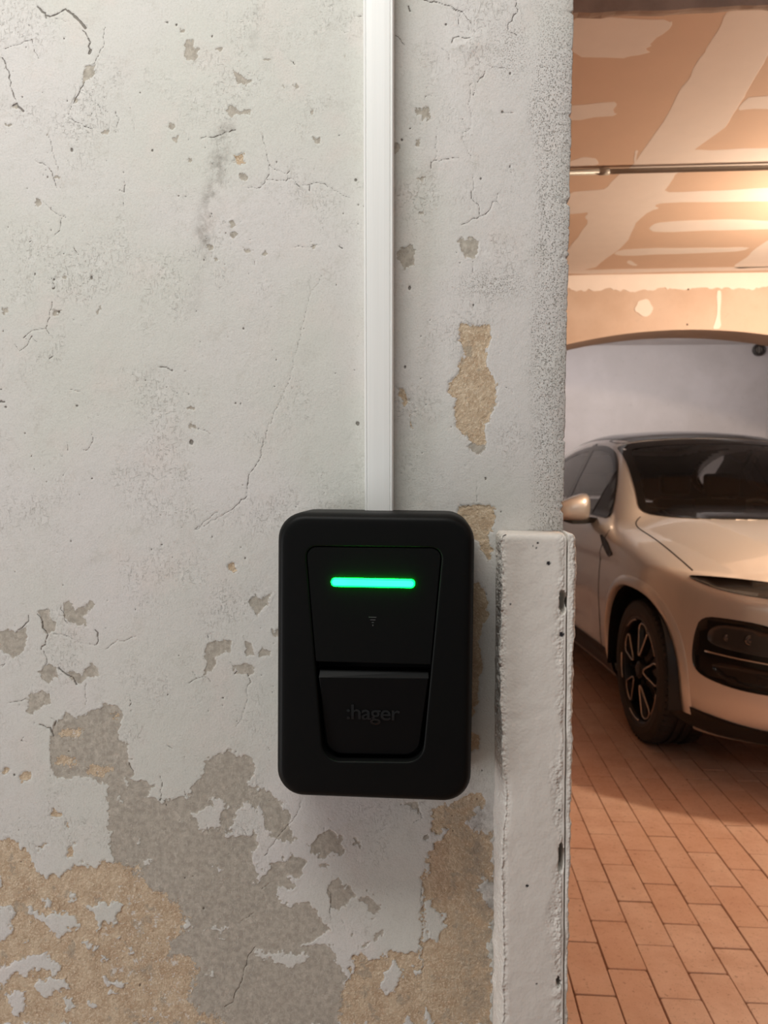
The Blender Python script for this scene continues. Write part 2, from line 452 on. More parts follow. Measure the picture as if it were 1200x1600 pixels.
ck(.6, [(310, 470), (315, 452), (345, 450)], C_); ck(.6, [(350, 750), (470, 740)], C_)
ck(.6, [(245, 105), (258, 150)], Dd); ck(.6, [(245, 215), (235, 290), (215, 340), (150, 350), (110, 385)], Dd); ck(.6, [(70, 415), (90, 445), (130, 415), (150, 375), (175, 405)], Dd); ck(1.0, [(215, 340), (230, 365)], Dd); ck(1.2, [(745, 520), (780, 520)], Dd); ck(.8, [(775, 522), (805, 540)], Dd)
ck(.6, [(315, 870), (317, 912)], Dd); ck(.6, [(430, 835), (435, 870), (410, 910), (390, 910)], Dd); ck(.5, [(915, 810), (950, 815), (985, 835)], Dd); ck(.9, [(230, 482), (248, 470)], Dd); ck(.5, [(330, 625), (375, 635)], Dd); ck(1.3, [(0, 684), (22, 684)], Dd)
ck(.5, [(240, 250), (290, 270)], Dd); ck(.5, [(900, 795), (930, 812)], Dd); ck(.4, [(780, 898), (830, 900)], Dd); ck(.7, [(1195, 20), (1195, 40)], Dd); ck(.5, [(865, 540), (880, 537)], Dd)
ck(.35, [(505, 430), (485, 460), (472, 510), (460, 560), (450, 600), (430, 640), (415, 680)]); ck(.7, [(415, 680), (405, 720), (388, 745), (386, 775), (362, 797)]); ck(.5, [(362, 797), (340, 808), (305, 828)])
ck(.8, [(122, 440), (124, 465), (70, 515)], F); ck(1.0, [(160, 435), (180, 465), (182, 495), (205, 525), (175, 588)], F); ck(.7, [(185, 590), (198, 620), (200, 645), (180, 665)], F); ck(.9, [(262, 400), (275, 440), (290, 475)], F)
ck(1.1, [(405, 502), (418, 515), (412, 565)], F); ck(.8, [(230, 520), (265, 522), (295, 532)], F); ck(.4, [(295, 530), (350, 560), (420, 565)], F); ck(1.4, [(170, 905), (215, 920), (228, 955)], F); ck(.8, [(215, 875), (240, 890), (232, 912)], F)
ck(1.2, [(250, 665), (280, 690), (310, 705), (325, 735)], F); ck(.6, [(820, 680), (835, 710), (805, 730)], F); ck(.6, [(835, 710), (870, 700), (900, 725)], F); ck(.8, [(1000, 690), (1010, 680)], F); ck(.8, [(1055, 690), (1070, 725), (1055, 740)], F); ck(.4, [(1055, 740), (1055, 800), (1030, 880), (1005, 915)], F)
ck(.6, [(0, 655), (20, 648), (10, 660)], F); ck(.5, [(30, 815), (75, 808), (110, 795)], F); ck(.9, [(715, 995), (735, 1008)], F); ck(.5, [(450, 585), (500, 545), (530, 550), (578, 530)], F); ck(.4, [(362, 720), (368, 830)], F); ck(.9, [(550, 1070), (568, 1105)], F)
ck(.6, [(830, 75), (880, 35), (930, 0)], F); ck(.6, [(100, 960), (90, 975), (115, 980)], F); ck(.7, [(555, 800), (552, 828)], F); ck(.6, [(885, 525), (890, 545)], F); ck(.5, [(940, 390), (945, 425)], F); ck(.6, [(1080, 350), (1090, 355)], F)
ck(.8, [(1195, 840), (1160, 890), (1145, 940), (1135, 1000), (1100, 1060), (1092, 1100), (1050, 1122)], G); ck(.6, [(865, 110), (875, 135)], G); ck(.7, [(970, 265), (980, 305)], G); ck(.6, [(1110, 270), (1145, 290), (1165, 325)], G); ck(.5, [(1130, 720), (1190, 680)], G)
ck(.6, [(750, 35), (762, 70), (750, 110), (780, 180)], G)
ck(.5, [(215, 155), (190, 220), (160, 260)], K); ck(.7, [(155, 262), (90, 340), (40, 412)], K); ck(.7, [(775, 565), (772, 620), (785, 680)], K); ck(.35, [(785, 690), (780, 800), (785, 900), (775, 1060)], K); ck(.7, [(335, 572), (352, 590), (345, 680), (355, 710)], K); ck(.6, [(400, 710), (412, 730)], K)
ck(.8, [(765, 185), (778, 235)], K); ck(.6, [(320, 280), (322, 305)], K); ck(.6, [(340, 235), (352, 248)], K); ck(.5, [(25, 570), (60, 540)], K); ck(.5, [(740, 255), (765, 240)], K); ck(.9, [(795, 320), (805, 312)], K)
ck(.5, [(555, 1055), (555, 1150)], E); ck(.4, [(535, 20), (538, 80), (550, 80)], E); ck(.4, [(670, 600), (725, 640)], E); ck(.6, [(470, 1160), (500, 1185), (520, 1165)], E)
ck(.5, [(390, 400), (405, 396)], E); ck(.5, [(175, 610), (190, 630)], E); ck(.4, [(205, 990), (212, 1002)], E)

PITS = [(299, 691, 3.2), (262, 35, 1.2), (144, 748, 1.2), (278, 466, .9), (253, 851, 1.6), (2, 627, 2.2), (9, 636, 2.0), (45, 39, 1.3), (100, 60, 1.1), (35, 152, 1.2), (238, 235, 1.5), (279, 306, 1.4), (290, 307, 1.2),
        (556, 281, 2.4), (560, 320, 1.6), (559, 662, 3.0), (554, 578, 1.1), (705, 667, .9), (657, 592, .9), (633, 574, 1.6), (640, 450, 2.2), (797, 115, 1.6), (797, 260, 1.2), (785, 175, 2.0), (697, 38, 1.6), (628, 219, 1.8), (740, 148, 1),
        (289, 1372, 1.2), (301, 1369, 1.1), (318, 1420, 1.5), (218, 1541, 1.6), (32, 1348, 1.4), (112, 234, 2.0), (227, 594, 1.3), (215, 595, 1.0), (85, 437, 1.7), (84, 451, 2.0), (143, 434, 1.8), (120, 634, 2.0), (260, 605, 1), (368, 630, 1.4), (376, 631, 1.1)]

WALL_Z0, WALL_Z1 = 0.0, 2.65
PXR = (-40.0, 905.0); PYR = (-40.0, 1640.0); PSTEP = 1.55
WX_L = U(-40, 800, 'y', 0).x
EDGE_TOP = U(897, 20, 'y', 0); EDGE_LOW = U(880.5, 830, 'y', 0)


def edge_x(z):
    t = (EDGE_TOP.z - z) / (EDGE_TOP.z - EDGE_LOW.z)
    return EDGE_TOP.x + (EDGE_LOW.x - EDGE_TOP.x) * np.clip(t, -.3, 1.05)


mpp = D / FPX
zt = U(600, PYR[0], 'y', 0).z; zb = U(600, PYR[1], 'y', 0).z
nz = int((zt - zb) / (mpp * PSTEP)) + 1
zz = np.concatenate([np.linspace(WALL_Z0, zb, 14)[:-1], np.linspace(zb, zt, nz), np.linspace(zt, WALL_Z1, 14)[1:]])
xe = EDGE_TOP.x
nx = int((xe - WX_L) / (mpp * PSTEP)) + 1
uu = np.concatenate([np.linspace(-2.2, WX_L, 14)[:-1], np.linspace(WX_L, xe, nx)])
XX, ZZ = np.meshgrid(uu, zz)
ex = edge_x(zz)[:, None]
s_ = np.clip((XX - (xe - .10)) / .10, 0, 1)               # slide the last 10 cm so that the grid ends on the leaning corner
XX = XX + s_ * (ex - xe)
XX = XX + s_ ** 8 * (0.0008 * vnoise(XX * 0 + 3, ZZ * 90, 0, 5, 3) - .008 * np.maximum(0, vnoise(XX * 0 + 1, ZZ * 130, 0, 9, 2) - .45))
P3 = np.stack([XX, 0 * XX, ZZ], -1)
PX, PY = proj(P3)


def seg_dist(px, py, a, b):
    dx, dy = b[0] - a[0], b[1] - a[1]; l2 = dx * dx + dy * dy + 1e-9
    t = np.clip(((px - a[0]) * dx + (py - a[1]) * dy) / l2, 0, 1)
    return np.hypot(px - a[0] - t * dx, py - a[1] - t * dy)


def window(x0, y0, x1, y1, m):
    """index window of the grid that covers a pixel box"""
    mx = PX[PX.shape[0] // 2]; my = PY[:, PX.shape[1] // 2]
    j = np.where((mx > x0 - m - 12) & (mx < x1 + m + 12))[0]; i = np.where((my > y0 - m - 12) & (my < y1 + m + 12))[0]
    if len(i) == 0 or len(j) == 0: return None
    return slice(i[0], i[-1] + 1), slice(j[0], j[-1] + 1)


def poly_sd(poly, px, py):
    d = np.full(px.shape, 1e9); ins = np.zeros(px.shape, bool)
    for k in range(len(poly)):
        a, b = poly[k], poly[(k + 1) % len(poly)]
        d = np.minimum(d, seg_dist(px, py, a, b))
        c = ((a[1] > py) != (b[1] > py)) & (px < (b[0] - a[0]) * (py - a[1]) / ((b[1] - a[1]) or 1e-9) + a[0])
        ins ^= c
    return np.where(ins, d, -d)


CAP = 14.0
lay = {'grey': np.full(PX.shape, -CAP), 'tan': np.full(PX.shape, -CAP)}
# warp the query points so that traced outlines become ragged
lowr = np.clip((PY - 1150) / 200, 0, 1)
wa = 1 + .8 * lowr
wx = PX + wa * (2.5 * vnoise(PX / 14, PY / 14, 0, 21) + 2.6 * vnoise(PX / 6.5, PY / 6.5, 0, 23) + 1.7 * vnoise(PX / 3.2, PY / 3.2, 0, 25))
wy = PY + wa * (2.5 * vnoise(PX / 14, PY / 14, 0, 22) + 2.6 * vnoise(PX / 6.5, PY / 6.5, 0, 24) + 1.7 * vnoise(PX / 3.2, PY / 3.2, 0, 26))
for layer, sign, poly in WALL_OPS:
    xs = [p[0] for p in poly]; ys = [p[1] for p in poly]
    wn = window(min(xs), min(ys), max(xs), max(ys), CAP)
    if wn is None: continue
    sd = np.clip(poly_sd(poly, wx[wn], wy[wn]), -CAP, CAP)
    L = lay[layer]
    L[wn] = np.maximum(L[wn], sd) if sign > 0 else np.minimum(L[wn], -sd)
# the plaster lies under the grey coat, with a fretted border towards it
crack = np.full(PX.shape, 8.0)
rc = random.Random(3)
for wd, pl in CRACKS:
    pts = [pl[0]]
    for a, b in zip(pl, pl[1:]):
        L_ = math.hypot(b[0] - a[0], b[1] - a[1]); n = max(1, int(L_ / 5))
        for k in range(1, n + 1):
            j = 0 if k == n else rc.gauss(0, 1.1)
            nxv, nyv = -(b[1] - a[1]) / (L_ + 1e-6), (b[0] - a[0]) / (L_ + 1e-6)
            pts.append((a[0] + (b[0] - a[0]) * k / n + nxv * j, a[1] + (b[1] - a[1]) * k / n + nyv * j))
    for a, b in zip(pts, pts[1:]):
        wn = window(min(a[0], b[0]), min(a[1], b[1]), max(a[0], b[0]), max(a[1], b[1]), 8)
        if wn is None: continue
        crack[wn] = np.minimum(crack[wn], seg_dist(PX[wn], PY[wn], a, b) - (wd - .17) * rc.uniform(.6, 1.2))
allpits = list(PITS)
for k in range(520):
    x, y = rc.uniform(0, 890), rc.uniform(0, 1300)
    if rc.random() < .45: x = rc.choice([rc.gauss(330, 60), rc.gauss(700, 80), rc.gauss(60, 50)])
    allpits.append((x, y, rc.uniform(.25, .9) * (1 if rc.random() < .85 else 1.7)))
for x, y, r in allpits:
    wn = window(x, y, x, y, 8)
    if wn is None: continue
    crack[wn] = np.minimum(crack[wn], np.hypot(PX[wn] - x, (PY[wn] - y) * (1 + .4 * math.sin(x))) - r)
# pitted stucco strip along the corner
band = np.clip((PX - 822 - 14 * vnoise(PX / 60, PY / 60, 0, 31, 2)) / 22, 0, 1) * np.clip((PY + 60) / 160, 0.15, 1)
band = np.maximum(band, .9 * np.exp(-(((PX - 775) / 60) ** 2 + ((PY - 445) / 22) ** 2)))
band = np.maximum(band, .8 * np.exp(-(((PX - 800) / 35) ** 2 + ((PY - 80) / 50) ** 2)))
stain_shade = np.zeros(PX.shape)
for (a, b, r, s) in (((352, 205), (318, 372), 16, .9), ((400, 20), (395, 70), 12, .4), ((318, 395), (300, 480), 18, .35), ((752, 1290), (762, 1620), 52, 1.0), ((690, 1330), (700, 1400), 30, -.7)):  # lower right column entry paints in the charger's shade; others are stains
    stain_shade = stain_shade + s * np.exp(-(seg_dist(PX, PY, a, b) / r) ** 2)

g, t = lay['grey'], lay['tan']
sg = 1 / (1 + np.exp(-g * 1.6)); st = 1 / (1 + np.exp(-t * 1.2)); skk = 1 / (1 + np.exp(np.clip(crack * 2.5, -30, 30)))
fine = np.clip((PX + 60) / 40, 0, 1)
hgt = -0.00055 * sg * (1 - st) - 0.0013 * st - 0.0008 * skk
hgt = hgt + 0.0010 * vnoise(XX * 9, ZZ * 9, 0, 41, 2) + 0.00030 * vnoise(XX * 45, ZZ * 45, 0, 43, 3)
hgt = hgt + st * (0.00045 * vnoise(XX * 300, ZZ * 300, 0, 44, 3)) + 0.00010 * (1 - st) * vnoise(XX * 260, ZZ * 200, 0, 45, 2)
pitn = np.maximum(0, vnoise(PX / 3.6, PY / 3.6, 0, 51, 2) - .34) * band
hgt = hgt - 0.0016 * pitn + 0.00012 * band * vnoise(XX * 120, ZZ * 120, 0, 53, 2)
# lifted flake rims
hgt = hgt + 0.00035 * np.exp(-((g + 2.2) / 1.6) ** 2) * np.clip(vnoise(PX / 26, PY / 26, 0, 61, 2) * 2, 0, 1)
# bulged paint blister at the top right
hgt = hgt + 0.0022 * np.exp(-(((PX - 730) / 22) ** 2 + ((PY - 72) / 13) ** 2)) * (1 + .4 * vnoise(PX / 12, PY / 12, 0, 63, 2))
hgt = hgt - 0.004 * s_ ** 10
P3[..., 1] = -hgt
rows, cols = XX.shape
idx = np.arange(rows * cols).reshape(rows, cols)
fq = np.stack([idx[:-1, :-1], idx[:-1, 1:], idx[1:, 1:], idx[1:, :-1]], -1).reshape(-1, 4)
WALL_T = 0.28


def wall_material():
    m = Mat('flaking_paint')
    ag, at, ac, ab, as_ = (m.attr(n) for n in ('grey', 'tan', 'crack', 'pits', 'stain_shade'))
    n1 = m.noise(420, 3, .65); n2 = m.noise(150, 2, .6); n3 = m.noise(14, 3, .6); n4 = m.noise(4.2, 2, .5); n5 = m.noise(55, 4, .7); npit = m.noise(620, 2, .6)
    nr = m.math('SUBTRACT', n1, .5)
    gm = m.step(m.math('ADD', ag, m.math('MULTIPLY', nr, 9)), -.5, .5)
    # the plaster border frays into crumbs
    tn = m.math('ADD', m.math('MULTIPLY', m.math('SUBTRACT', n5, .5), 42), m.math('MULTIPLY', nr, 24))
    tclose = m.step(m.math('MULTIPLY', ag, 1.0), 3, 9)
    tm = m.step(m.math('ADD', at, m.math('MULTIPLY', tn, m.math('MULTIPLY_ADD', tclose, .75, .22))), -.9, .9)
    paint = m.mix(m.step(n4, .38, .62), lin(211, 208, 205), lin(206, 206, 199))
    paint = m.mix(m.math('MULTIPLY', m.step(n3, .5, .72), .5), paint, lin(214, 206, 200))
    paint = m.mix(m.math('MULTIPLY', m.step(m.noise(30, 4, .75), .52, .75), .45), paint, lin(190, 187, 179))
    paint = m.mix(m.math('MULTIPLY', m.step(m.noise(230, 3, .7), .62, .72), .40), paint, lin(168, 163, 153))
    # scuffs: short slanted scratches and rubbed spots, in loose clusters
    clus = m.step(m.noise(11, 4, .65), .45, .66)
    sc1 = m.step(m.noise(1.0, 4, .6, m.node('ShaderNodeMapping', {'Vector': m.co, 'Rotation': (0, .6, 0), 'Scale': (420, 1, 130)})), .555, .63)
    sc2 = m.step(m.noise(1.0, 5, .7, m.node('ShaderNodeMapping', {'Vector': m.co, 'Rotation': (0, -.8, 0), 'Scale': (160, 1, 300)})), .56, .63)
    scuff = m.math('MULTIPLY', clus, m.math('MAXIMUM', sc1, sc2))
    paint = m.mix(m.math('MULTIPLY', scuff, .36), paint, lin(150, 145, 136))
    paint = m.mix(m.math('MULTIPLY', m.step(m.noise(480, 2, .7), .46, .66), .20), paint, lin(176, 172, 164))
    rub = m.math('MULTIPLY', clus, m.step(m.noise(75, 4, .8), .50, .62))
    paint = m.mix(m.math('MULTIPLY', rub, .35), paint, lin(226, 224, 220))
    paint = m.mix(m.math('MULTIPLY', ab, m.math('MULTIPLY', m.step(npit, .555, .65), .60)), paint, lin(112, 106, 94))
    grey = m.mix(m.step(n2, .3, .7), lin(160, 153, 142), lin(182, 175, 163))
    grey = m.mix(m.math('MULTIPLY', m.step(m.noise(60, 5, .85), .545, .64), .55), grey, lin(203, 196, 184))
    grey = m.mix(m.math('MULTIPLY', m.math('MAXIMUM', sc1, sc2), .30), grey, lin(206, 200, 190))
    tan = m.mix(m.step(n5, .3, .7), lin(180, 156, 129), lin(203, 184, 158))
    tan = m.mix(m.math('MULTIPLY', m.step(m.noise(380, 3, .75), .50, .64), .7), tan, lin(224, 208, 184))
    tan = m.mix(m.math('MULTIPLY', m.step(m.noise(34, 4, .7), .56, .66), .75), tan, lin(168, 157, 140))
    tan = m.mix(m.math('MULTIPLY', m.math('MULTIPLY', tclose, m.step(m.noise(95, 5, .8), .565, .62)), .85), tan, lin(214, 210, 203))
    tan = m.mix(m.math('MULTIPLY', m.math('MULTIPLY', m.step(as_, -.1, -.8), m.step(n5, .3, .7)), .6), tan, lin(178, 134, 106))
    c = m.mix(gm, paint, grey)
    c = m.mix(tm, c, tan)
    cm = m.step(m.math('ADD', ac, m.math('MULTIPLY', nr, 1.8)), .40, -.55)
    c = m.mix(m.math('MULTIPLY', cm, .75), c, lin(86, 78, 68))
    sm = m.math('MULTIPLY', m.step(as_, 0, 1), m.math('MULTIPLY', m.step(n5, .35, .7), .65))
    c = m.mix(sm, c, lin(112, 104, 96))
    h = m.math('ADD', m.math('MULTIPLY', n1, .8), m.math('MULTIPLY', npit, .4))
    h = m.math('ADD', h, m.math('MULTIPLY', gm, -.5))
    h = m.math('SUBTRACT', h, m.math('MULTIPLY', scuff, .6))
    h = m.math('ADD', h, m.math('MULTIPLY', m.math('MULTIPLY', tm, n1), 1.8))
    h = m.math('ADD', h, m.math('MULTIPLY', cm, -2.0))
    h = m.math('SUBTRACT', h, m.math('MULTIPLY', ab, m.math('MULTIPLY', m.step(npit, .54, .66), 1.4)))
    m.set(color=c, rough=.85, spec=.25, normal=m.bump(h, .75, .0006))
    return m.m


M_WALL = wall_material()
# sides, top and back of the slab
bx, bz = PX.shape[1] - 1, rows
v = P3.reshape(-1, 3)
back_r = v[idx[:, -1]] * [1, 0, 1] + [0, WALL_T, 0]
back_l = v[idx[:, 0]] * [1, 0, 1] + [0, WALL_T, 0]
nb = len(v)
V = np.concatenate([v, back_r, back_l])
ir = nb + np.arange(rows); il = nb + rows + np.arange(rows)
fr = np.stack([idx[:-1, -1], ir[:-1], ir[1:], idx[1:, -1]], -1)
fb = np.stack([ir[:-1], il[:-1], il[1:], ir[1:]], -1)
fl = np.stack([il[:-1], idx[:-1, 0], idx[1:, 0], il[1:]], -1)
wall = mesh_obj('wall_front', V, np.concatenate([fq, fr, fb, fl]), M_WALL, smooth=True)
for nme, arr, pad in (('grey', g, -CAP), ('tan', t, -CAP), ('crack', crack, 8.0), ('pits', band, 0.5), ('stain_shade', stain_shade, 0.0)):
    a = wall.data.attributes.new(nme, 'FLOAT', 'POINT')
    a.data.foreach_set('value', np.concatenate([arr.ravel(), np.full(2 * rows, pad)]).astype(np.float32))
tag(wall, 'old wall with flaking off-white paint around the black charger', kind='structure')

# ------------------------------------------------------------------ charger
M_BLACK = simple('charger_black', (.0030, .0033, .0033), .50, bump=.10, bscale=2500, spec=.16)
M_BLACK_FLAP = simple('flap_black', (.0030, .0032, .0034), .44, bump=.08, bscale=2500, spec=.17)
M_RECESS = simple('recess_black', (.004, .004, .004), .6, spec=.2)
M_GLOSS = simple('gloss_black', (.010, .0095, .009), .06, spec=.9)
M_ICON = simple('icon_grey', (.10, .10, .10), .35)
m = Mat('led_core'); m.set(color=(0, .1, .08), emit=m.mix(m.noise(30, 2), (.05, 1.0, .66), (.08, 1.0, .84)), emit_s=1.1, rough=.3); M_LED = m.m
m = Mat('led_rim'); m.set(color=(0, .1, .04), emit=m.mix(m.noise(60, 2), (.0, .85, .018), (.0, .95, .026)), emit_s=24.0, rough=.3); M_LED_RIM = m.m

CH_Y = -0.090
c0 = U(585, 1025, 'y', CH_Y)
charger = empty('wall_charger', (c0.x, 0, c0.z))
charger.rotation_euler = (0, 0.006, 0)
tag(charger, 'matte black wall charger with a glowing green light bar on the flaking wall', 'charger')


def L2(px, py, y=CH_Y):
    p = U(px, py, 'y', y)
    x, z = p.x - c0.x, p.z - c0.z
    ca, sa = math.cos(.006), math.sin(.006)
    return Vector((x * ca - z * sa, x * sa + z * ca))


def at_y(loop, y): return [(p.x, y, p.y) for p in loop]


cw = (L2(739.5, 1025).x - L2(431, 1025).x) / 2; cx = (L2(739.5, 1025).x + L2(431, 1025).x) / 2
ctop, cbot = L2(585, 802).y, L2(585, 1252).y
RC = .0275


def outer(ins):
    return radial(round_poly([(cx - cw + ins, cbot + ins), (cx + cw - ins, cbot + ins), (cx + cw - ins, ctop - ins), (cx - cw + ins, ctop - ins)], RC - ins * .6, 14), Vector((cx, (ctop + cbot) / 2)), 240)


TL, TR, BR, BL = L2(477, 853), L2(692, 855.5), L2(660, 1191), L2(505, 1189.5)
tra = [BL, BR, TR, TL]; trr = [.018, .018, .0105, .0105]


def trap(ins):
    c = Vector((cx, (TL.y + BL.y) / 2)); q = []
    m = 4
    for i in range(m):
        p = tra[i]; a = (p - tra[i - 1]).normalized(); b = (tra[(i + 1) % m] - p).normalized()
        na = Vector((-a.y, a.x)); nb_ = Vector((-b.y, b.x))
        k = (na + nb_) / (1 + na.dot(nb_))
        q.append(p + k * ins)
    return round_poly(q, [max(.002, r - ins) for r in trr], 12)


cc = Vector((cx, (TL.y + BL.y) / 2))
rings = [at_y(outer(.012), -.0005), at_y(outer(.003), -.002), at_y(outer(0), -.010), at_y(outer(0), -.062)]
for k in range(1, 8):
    a = math.pi / 2 * k / 7
    rings.append(at_y(outer(.0075 * (1 - math.cos(a))), -.0765 - .0135 * math.sin(a)))
rings.append(at_y(outer(.010), CH_Y - .0002))
rings.append(at_y(outer(.014), CH_Y - .0003))
rings.append(at_y(radial(trap(-.0035), cc, 240), CH_Y - .0003))
rings.append(at_y(radial(trap(-.0020), cc, 240), CH_Y - .0003))
rings.append(at_y(radial(trap(-.0006), cc, 240), CH_Y - .0002))
rings.append(at_y(radial(trap(0), cc, 240), CH_Y + .0006))
rings.append(at_y(radial(trap(0), cc, 240), CH_Y + .022))
hb = loft('housing', rings, M_BLACK, charger, True, False, True)
loft('recess_floor', [at_y(radial(trap(-.0005), cc, 120), CH_Y + .021), at_y(radial(trap(-.0005), cc, 120), CH_Y + .0225)], M_RECESS, charger)

# upper panel: the trapezoid above the slot
gap = .0011
top_l = trap(gap)
zslot = L2(585, 1036).y


def cut_above(loop, z, keep_above=True):
    out = []; n = len(loop)
    for i in range(n):
        a, b = loop[i], loop[(i + 1) % n]
        ia = (a.y >= z) == keep_above; ib = (b.y >= z) == keep_above
        if ia: out.append(a)
        if ia != ib:
            s = (z - a.y) / (b.y - a.y); out.append(a + (b - a) * s)
    return out


def plate(name, loop, y0, y1, mat, parent, edge=.0006):
    c = sum((Vector(p) for p in loop), Vector((0, 0))) / len(loop)
    def ins(d): return [p + (c - p).normalized() * d for p in loop]
    o = loft(name, [at_y(loop, y0), at_y(loop, y1 + edge), at_y(ins(edge), y1)], mat, parent)
    return o


up = cut_above(top_l, zslot)
panel = plate('upper_panel', up, CH_Y + .018, CH_Y + .0002, M_BLACK, charger)
led_c = (L2(517.6, 910.2) + L2(648.6, 910.6)) / 2; led_w = (L2(648.6, 910).x - L2(517.6, 910).x) / 2; led_h = (L2(585, 903.6).y - L2(585, 917).y) / 2


def capsule(hw, hh, n=14):
    out = []
    for s, base in ((1, -math.pi / 2), (-1, math.pi / 2)):
        for k in range(n + 1):
            a = base + math.pi * k / n
            out.append(led_c + Vector((s * (hw - hh) + math.cos(a) * hh, math.sin(a) * hh)))
    return out


led = loft('light_bar', [at_y(capsule(led_w, led_h), CH_Y + .002), at_y(capsule(led_w, led_h), CH_Y - .0024), at_y(capsule(led_w - .0007, led_h - .0007), CH_Y - .0030)], M_LED_RIM, charger)
tag(led, 'glowing cyan-green light bar')
loft('light_core', [at_y(capsule(led_w - .0012, led_h - .0012), CH_Y - .0020), at_y(capsule(led_w - .0014, led_h - .0014), CH_Y - .0033)], M_LED, led)
# contactless symbol: three short bars and a dot, engraved print on the panel
for k, (x0, x1, y) in enumerate(((576, 588, 964.3), (578.5, 586.5, 968.4), (580.8, 584.2, 972.6), (582.0, 583.2, 977))):
    a, b = L2(x0, y), L2(x1, y); hh = .00028 if k < 3 else .0007
    box('symbol_bar', (a.x, CH_Y - .0002, a.y - hh), (b.x, CH_Y + .001, a.y + hh), M_ICON, panel)
# lower flap, tilted slightly, with a bevelled top edge
fl_l = [L2(498, 1059), L2(511, 1181), L2(653, 1183), L2(669.5, 1060.5)]
fl_l = round_poly([fl_l[1], fl_l[2], fl_l[3], fl_l[0]], [.016, .016, .0008, .0008], 12)
zt_, zb_ = L2(585, 1059).y, L2(585, 1182).y


def flap_y(z): return CH_Y + .0012 + .0055 * (zt_ - z) / (zt_ - zb_)


fc = Vector((cx, (zt_ + zb_) / 2))
ringf = [[(p.x, flap_y(p.y), p.y) for p in fl_l], [(p.x, CH_Y + .0195, p.y) for p in fl_l]]
flap = loft('socket_flap', ringf, M_BLACK_FLAP, charger)
bevel(flap, .0009, 2)
a0, a1 = L2(497.5, 1049), L2(670, 1051.5); b0, b1 = L2(498, 1059), L2(669.5, 1060.5)
loft('flap_lip', [[(b0.x, CH_Y + .0010, b0.y), (a0.x + .0006, CH_Y + .0078, a0.y), (a0.x + .0006, CH_Y + .019, a0.y), (b0.x, CH_Y + .019, b0.y - .002)],
                  [(b1.x, CH_Y + .0010, b1.y), (a1.x - .0006, CH_Y + .0078, a1.y), (a1.x - .0006, CH_Y + .019, a1.y), (b1.x, CH_Y + .019, b1.y - .002)]], M_BLACK_FLAP, flap)


def text_mesh(txt, size, mat, parent, loc, rx, name, depth=.0002, offset=0.0, sx=1.0, space=1.0):
    cu = bpy.data.curves.new('t', 'FONT'); cu.body = txt; cu.size = size; cu.extrude = depth; cu.offset = offset; cu.space_character = space
    cu.align_x = 'LEFT'
    to = bpy.data.objects.new('t', cu); COL.objects.link(to)
    bpy.context.view_layer.update()
    me = bpy.data.meshes.new_from_object(to.evaluated_get(bpy.context.evaluated_depsgraph_get()))
    bpy.data.objects.remove(to); me.name = name
    me.materials.clear(); me.materials.append(mat)
    o = bpy.data.objects.new(name, me); COL.objects.link(o); o.parent = parent
    o.location = loc; o.rotation_euler = (rx, 0, 0); o.scale = (sx, 1, 1)
    return o


tilt = math.atan2(.0055, zt_ - zb_)
lx = L2(541, 1125); lw = L2(625, 1125).x - lx.x
lg = text_mesh(':hager', .0222, M_GLOSS, flap, (0, 0, 0), math.pi / 2 + tilt, 'logo_lettering', .00018, .00022, 1, .93)
w0 = max(v.co.x for v in lg.data.vertices) - min(v.co.x for v in lg.data.vertices)
lg.scale = (lw / w0, 1, 1)
lg.location = (lx.x - min(v.co.x for v in lg.data.vertices) * lw / w0, flap_y(lx.y) - .0006, lx.y)

# ------------------------------------------------------------------ cable trunking
m = Mat('white_pvc'); nn = m.noise(1.0, 5, .7, m.scaled(900, 900, 6))
m.set(color=m.mix(nn, lin(228, 229, 226), lin(238, 239, 237)), rough=m.step(nn, 0, 1, .36, .50), spec=.5); M_PVC = m.m
t0, t1 = U(567, 0, 'y', -.024), U(615, 0, 'y', -.024); s0, s1 = U(569.8, 797, 'y', -.024), U(614, 797, 'y', -.024)
trunk = empty('cable_trunking', ((s0.x + s1.x) / 2, 0, s0.z - .01))
tag(trunk, 'narrow white plastic cable trunking running down the wall to the charger', 'trunking')


def trunk_ring(z, prof):
    k = (z - s0.z) / (t0.z - s0.z)
    xl = s0.x + (t0.x - s0.x) * k; xr = s1.x + (t1.x - s1.x) * k
    o = trunk.location
    return [(xl + (xr - xl) * (.5 + a) - o.x, -d, z - o.z) for a, d in prof]


pr_cover = [(-.5, .009), (-.5, .0215), (-.487, .0236), (-.46, .0245), (-.425, .0245), (-.415, .0238), (-.395, .0238), (-.375, .0246), (-.2, .0249), (.2, .0249), (.375, .0246), (.395, .0238), (.415, .0238), (.425, .0245), (.46, .0245), (.487, .0236), (.5, .0215), (.5, .009)]
pr_base = [(-.475, -.0004), (-.475, .020), (.475, .020), (.475, -.0004)]
zs_ = [s0.z - .012 + (2.62 - s0.z + .012) * k / 8 for k in range(9)]
loft('trunking_cover', [trunk_ring(z, pr_cover) for z in zs_], M_PVC, trunk)
loft('trunking_base', [trunk_ring(z, pr_base) for z in zs_], M_PVC, trunk)

# ------------------------------------------------------------------ polystyrene boards on the wall corner
m = Mat('polystyrene')
vb = m.voro(330); nb2 = m.noise(700, 3)
c = m.mix(m.noise(20, 3), lin(214, 208, 200), lin(224, 219, 212))
c = m.mix(m.math('MULTIPLY', m.attr('dirt'), 1.0), c, lin(38, 36, 40))
c = m.mix(m.math('MULTIPLY', m.step(m.noise(45, 5, .7), .6, .75), .35), c, lin(196, 188, 176))
h = m.math('MULTIPLY', m.math('SUBTRACT', 1, vb), m.math('MULTIPLY_ADD', m.attr('rough'), 1.6, .12))
m.set(color=c, rough=.75, spec=.3, normal=m.bump(h, .55, .0012))
M_EPS = m.m
EPS_P = 0.058


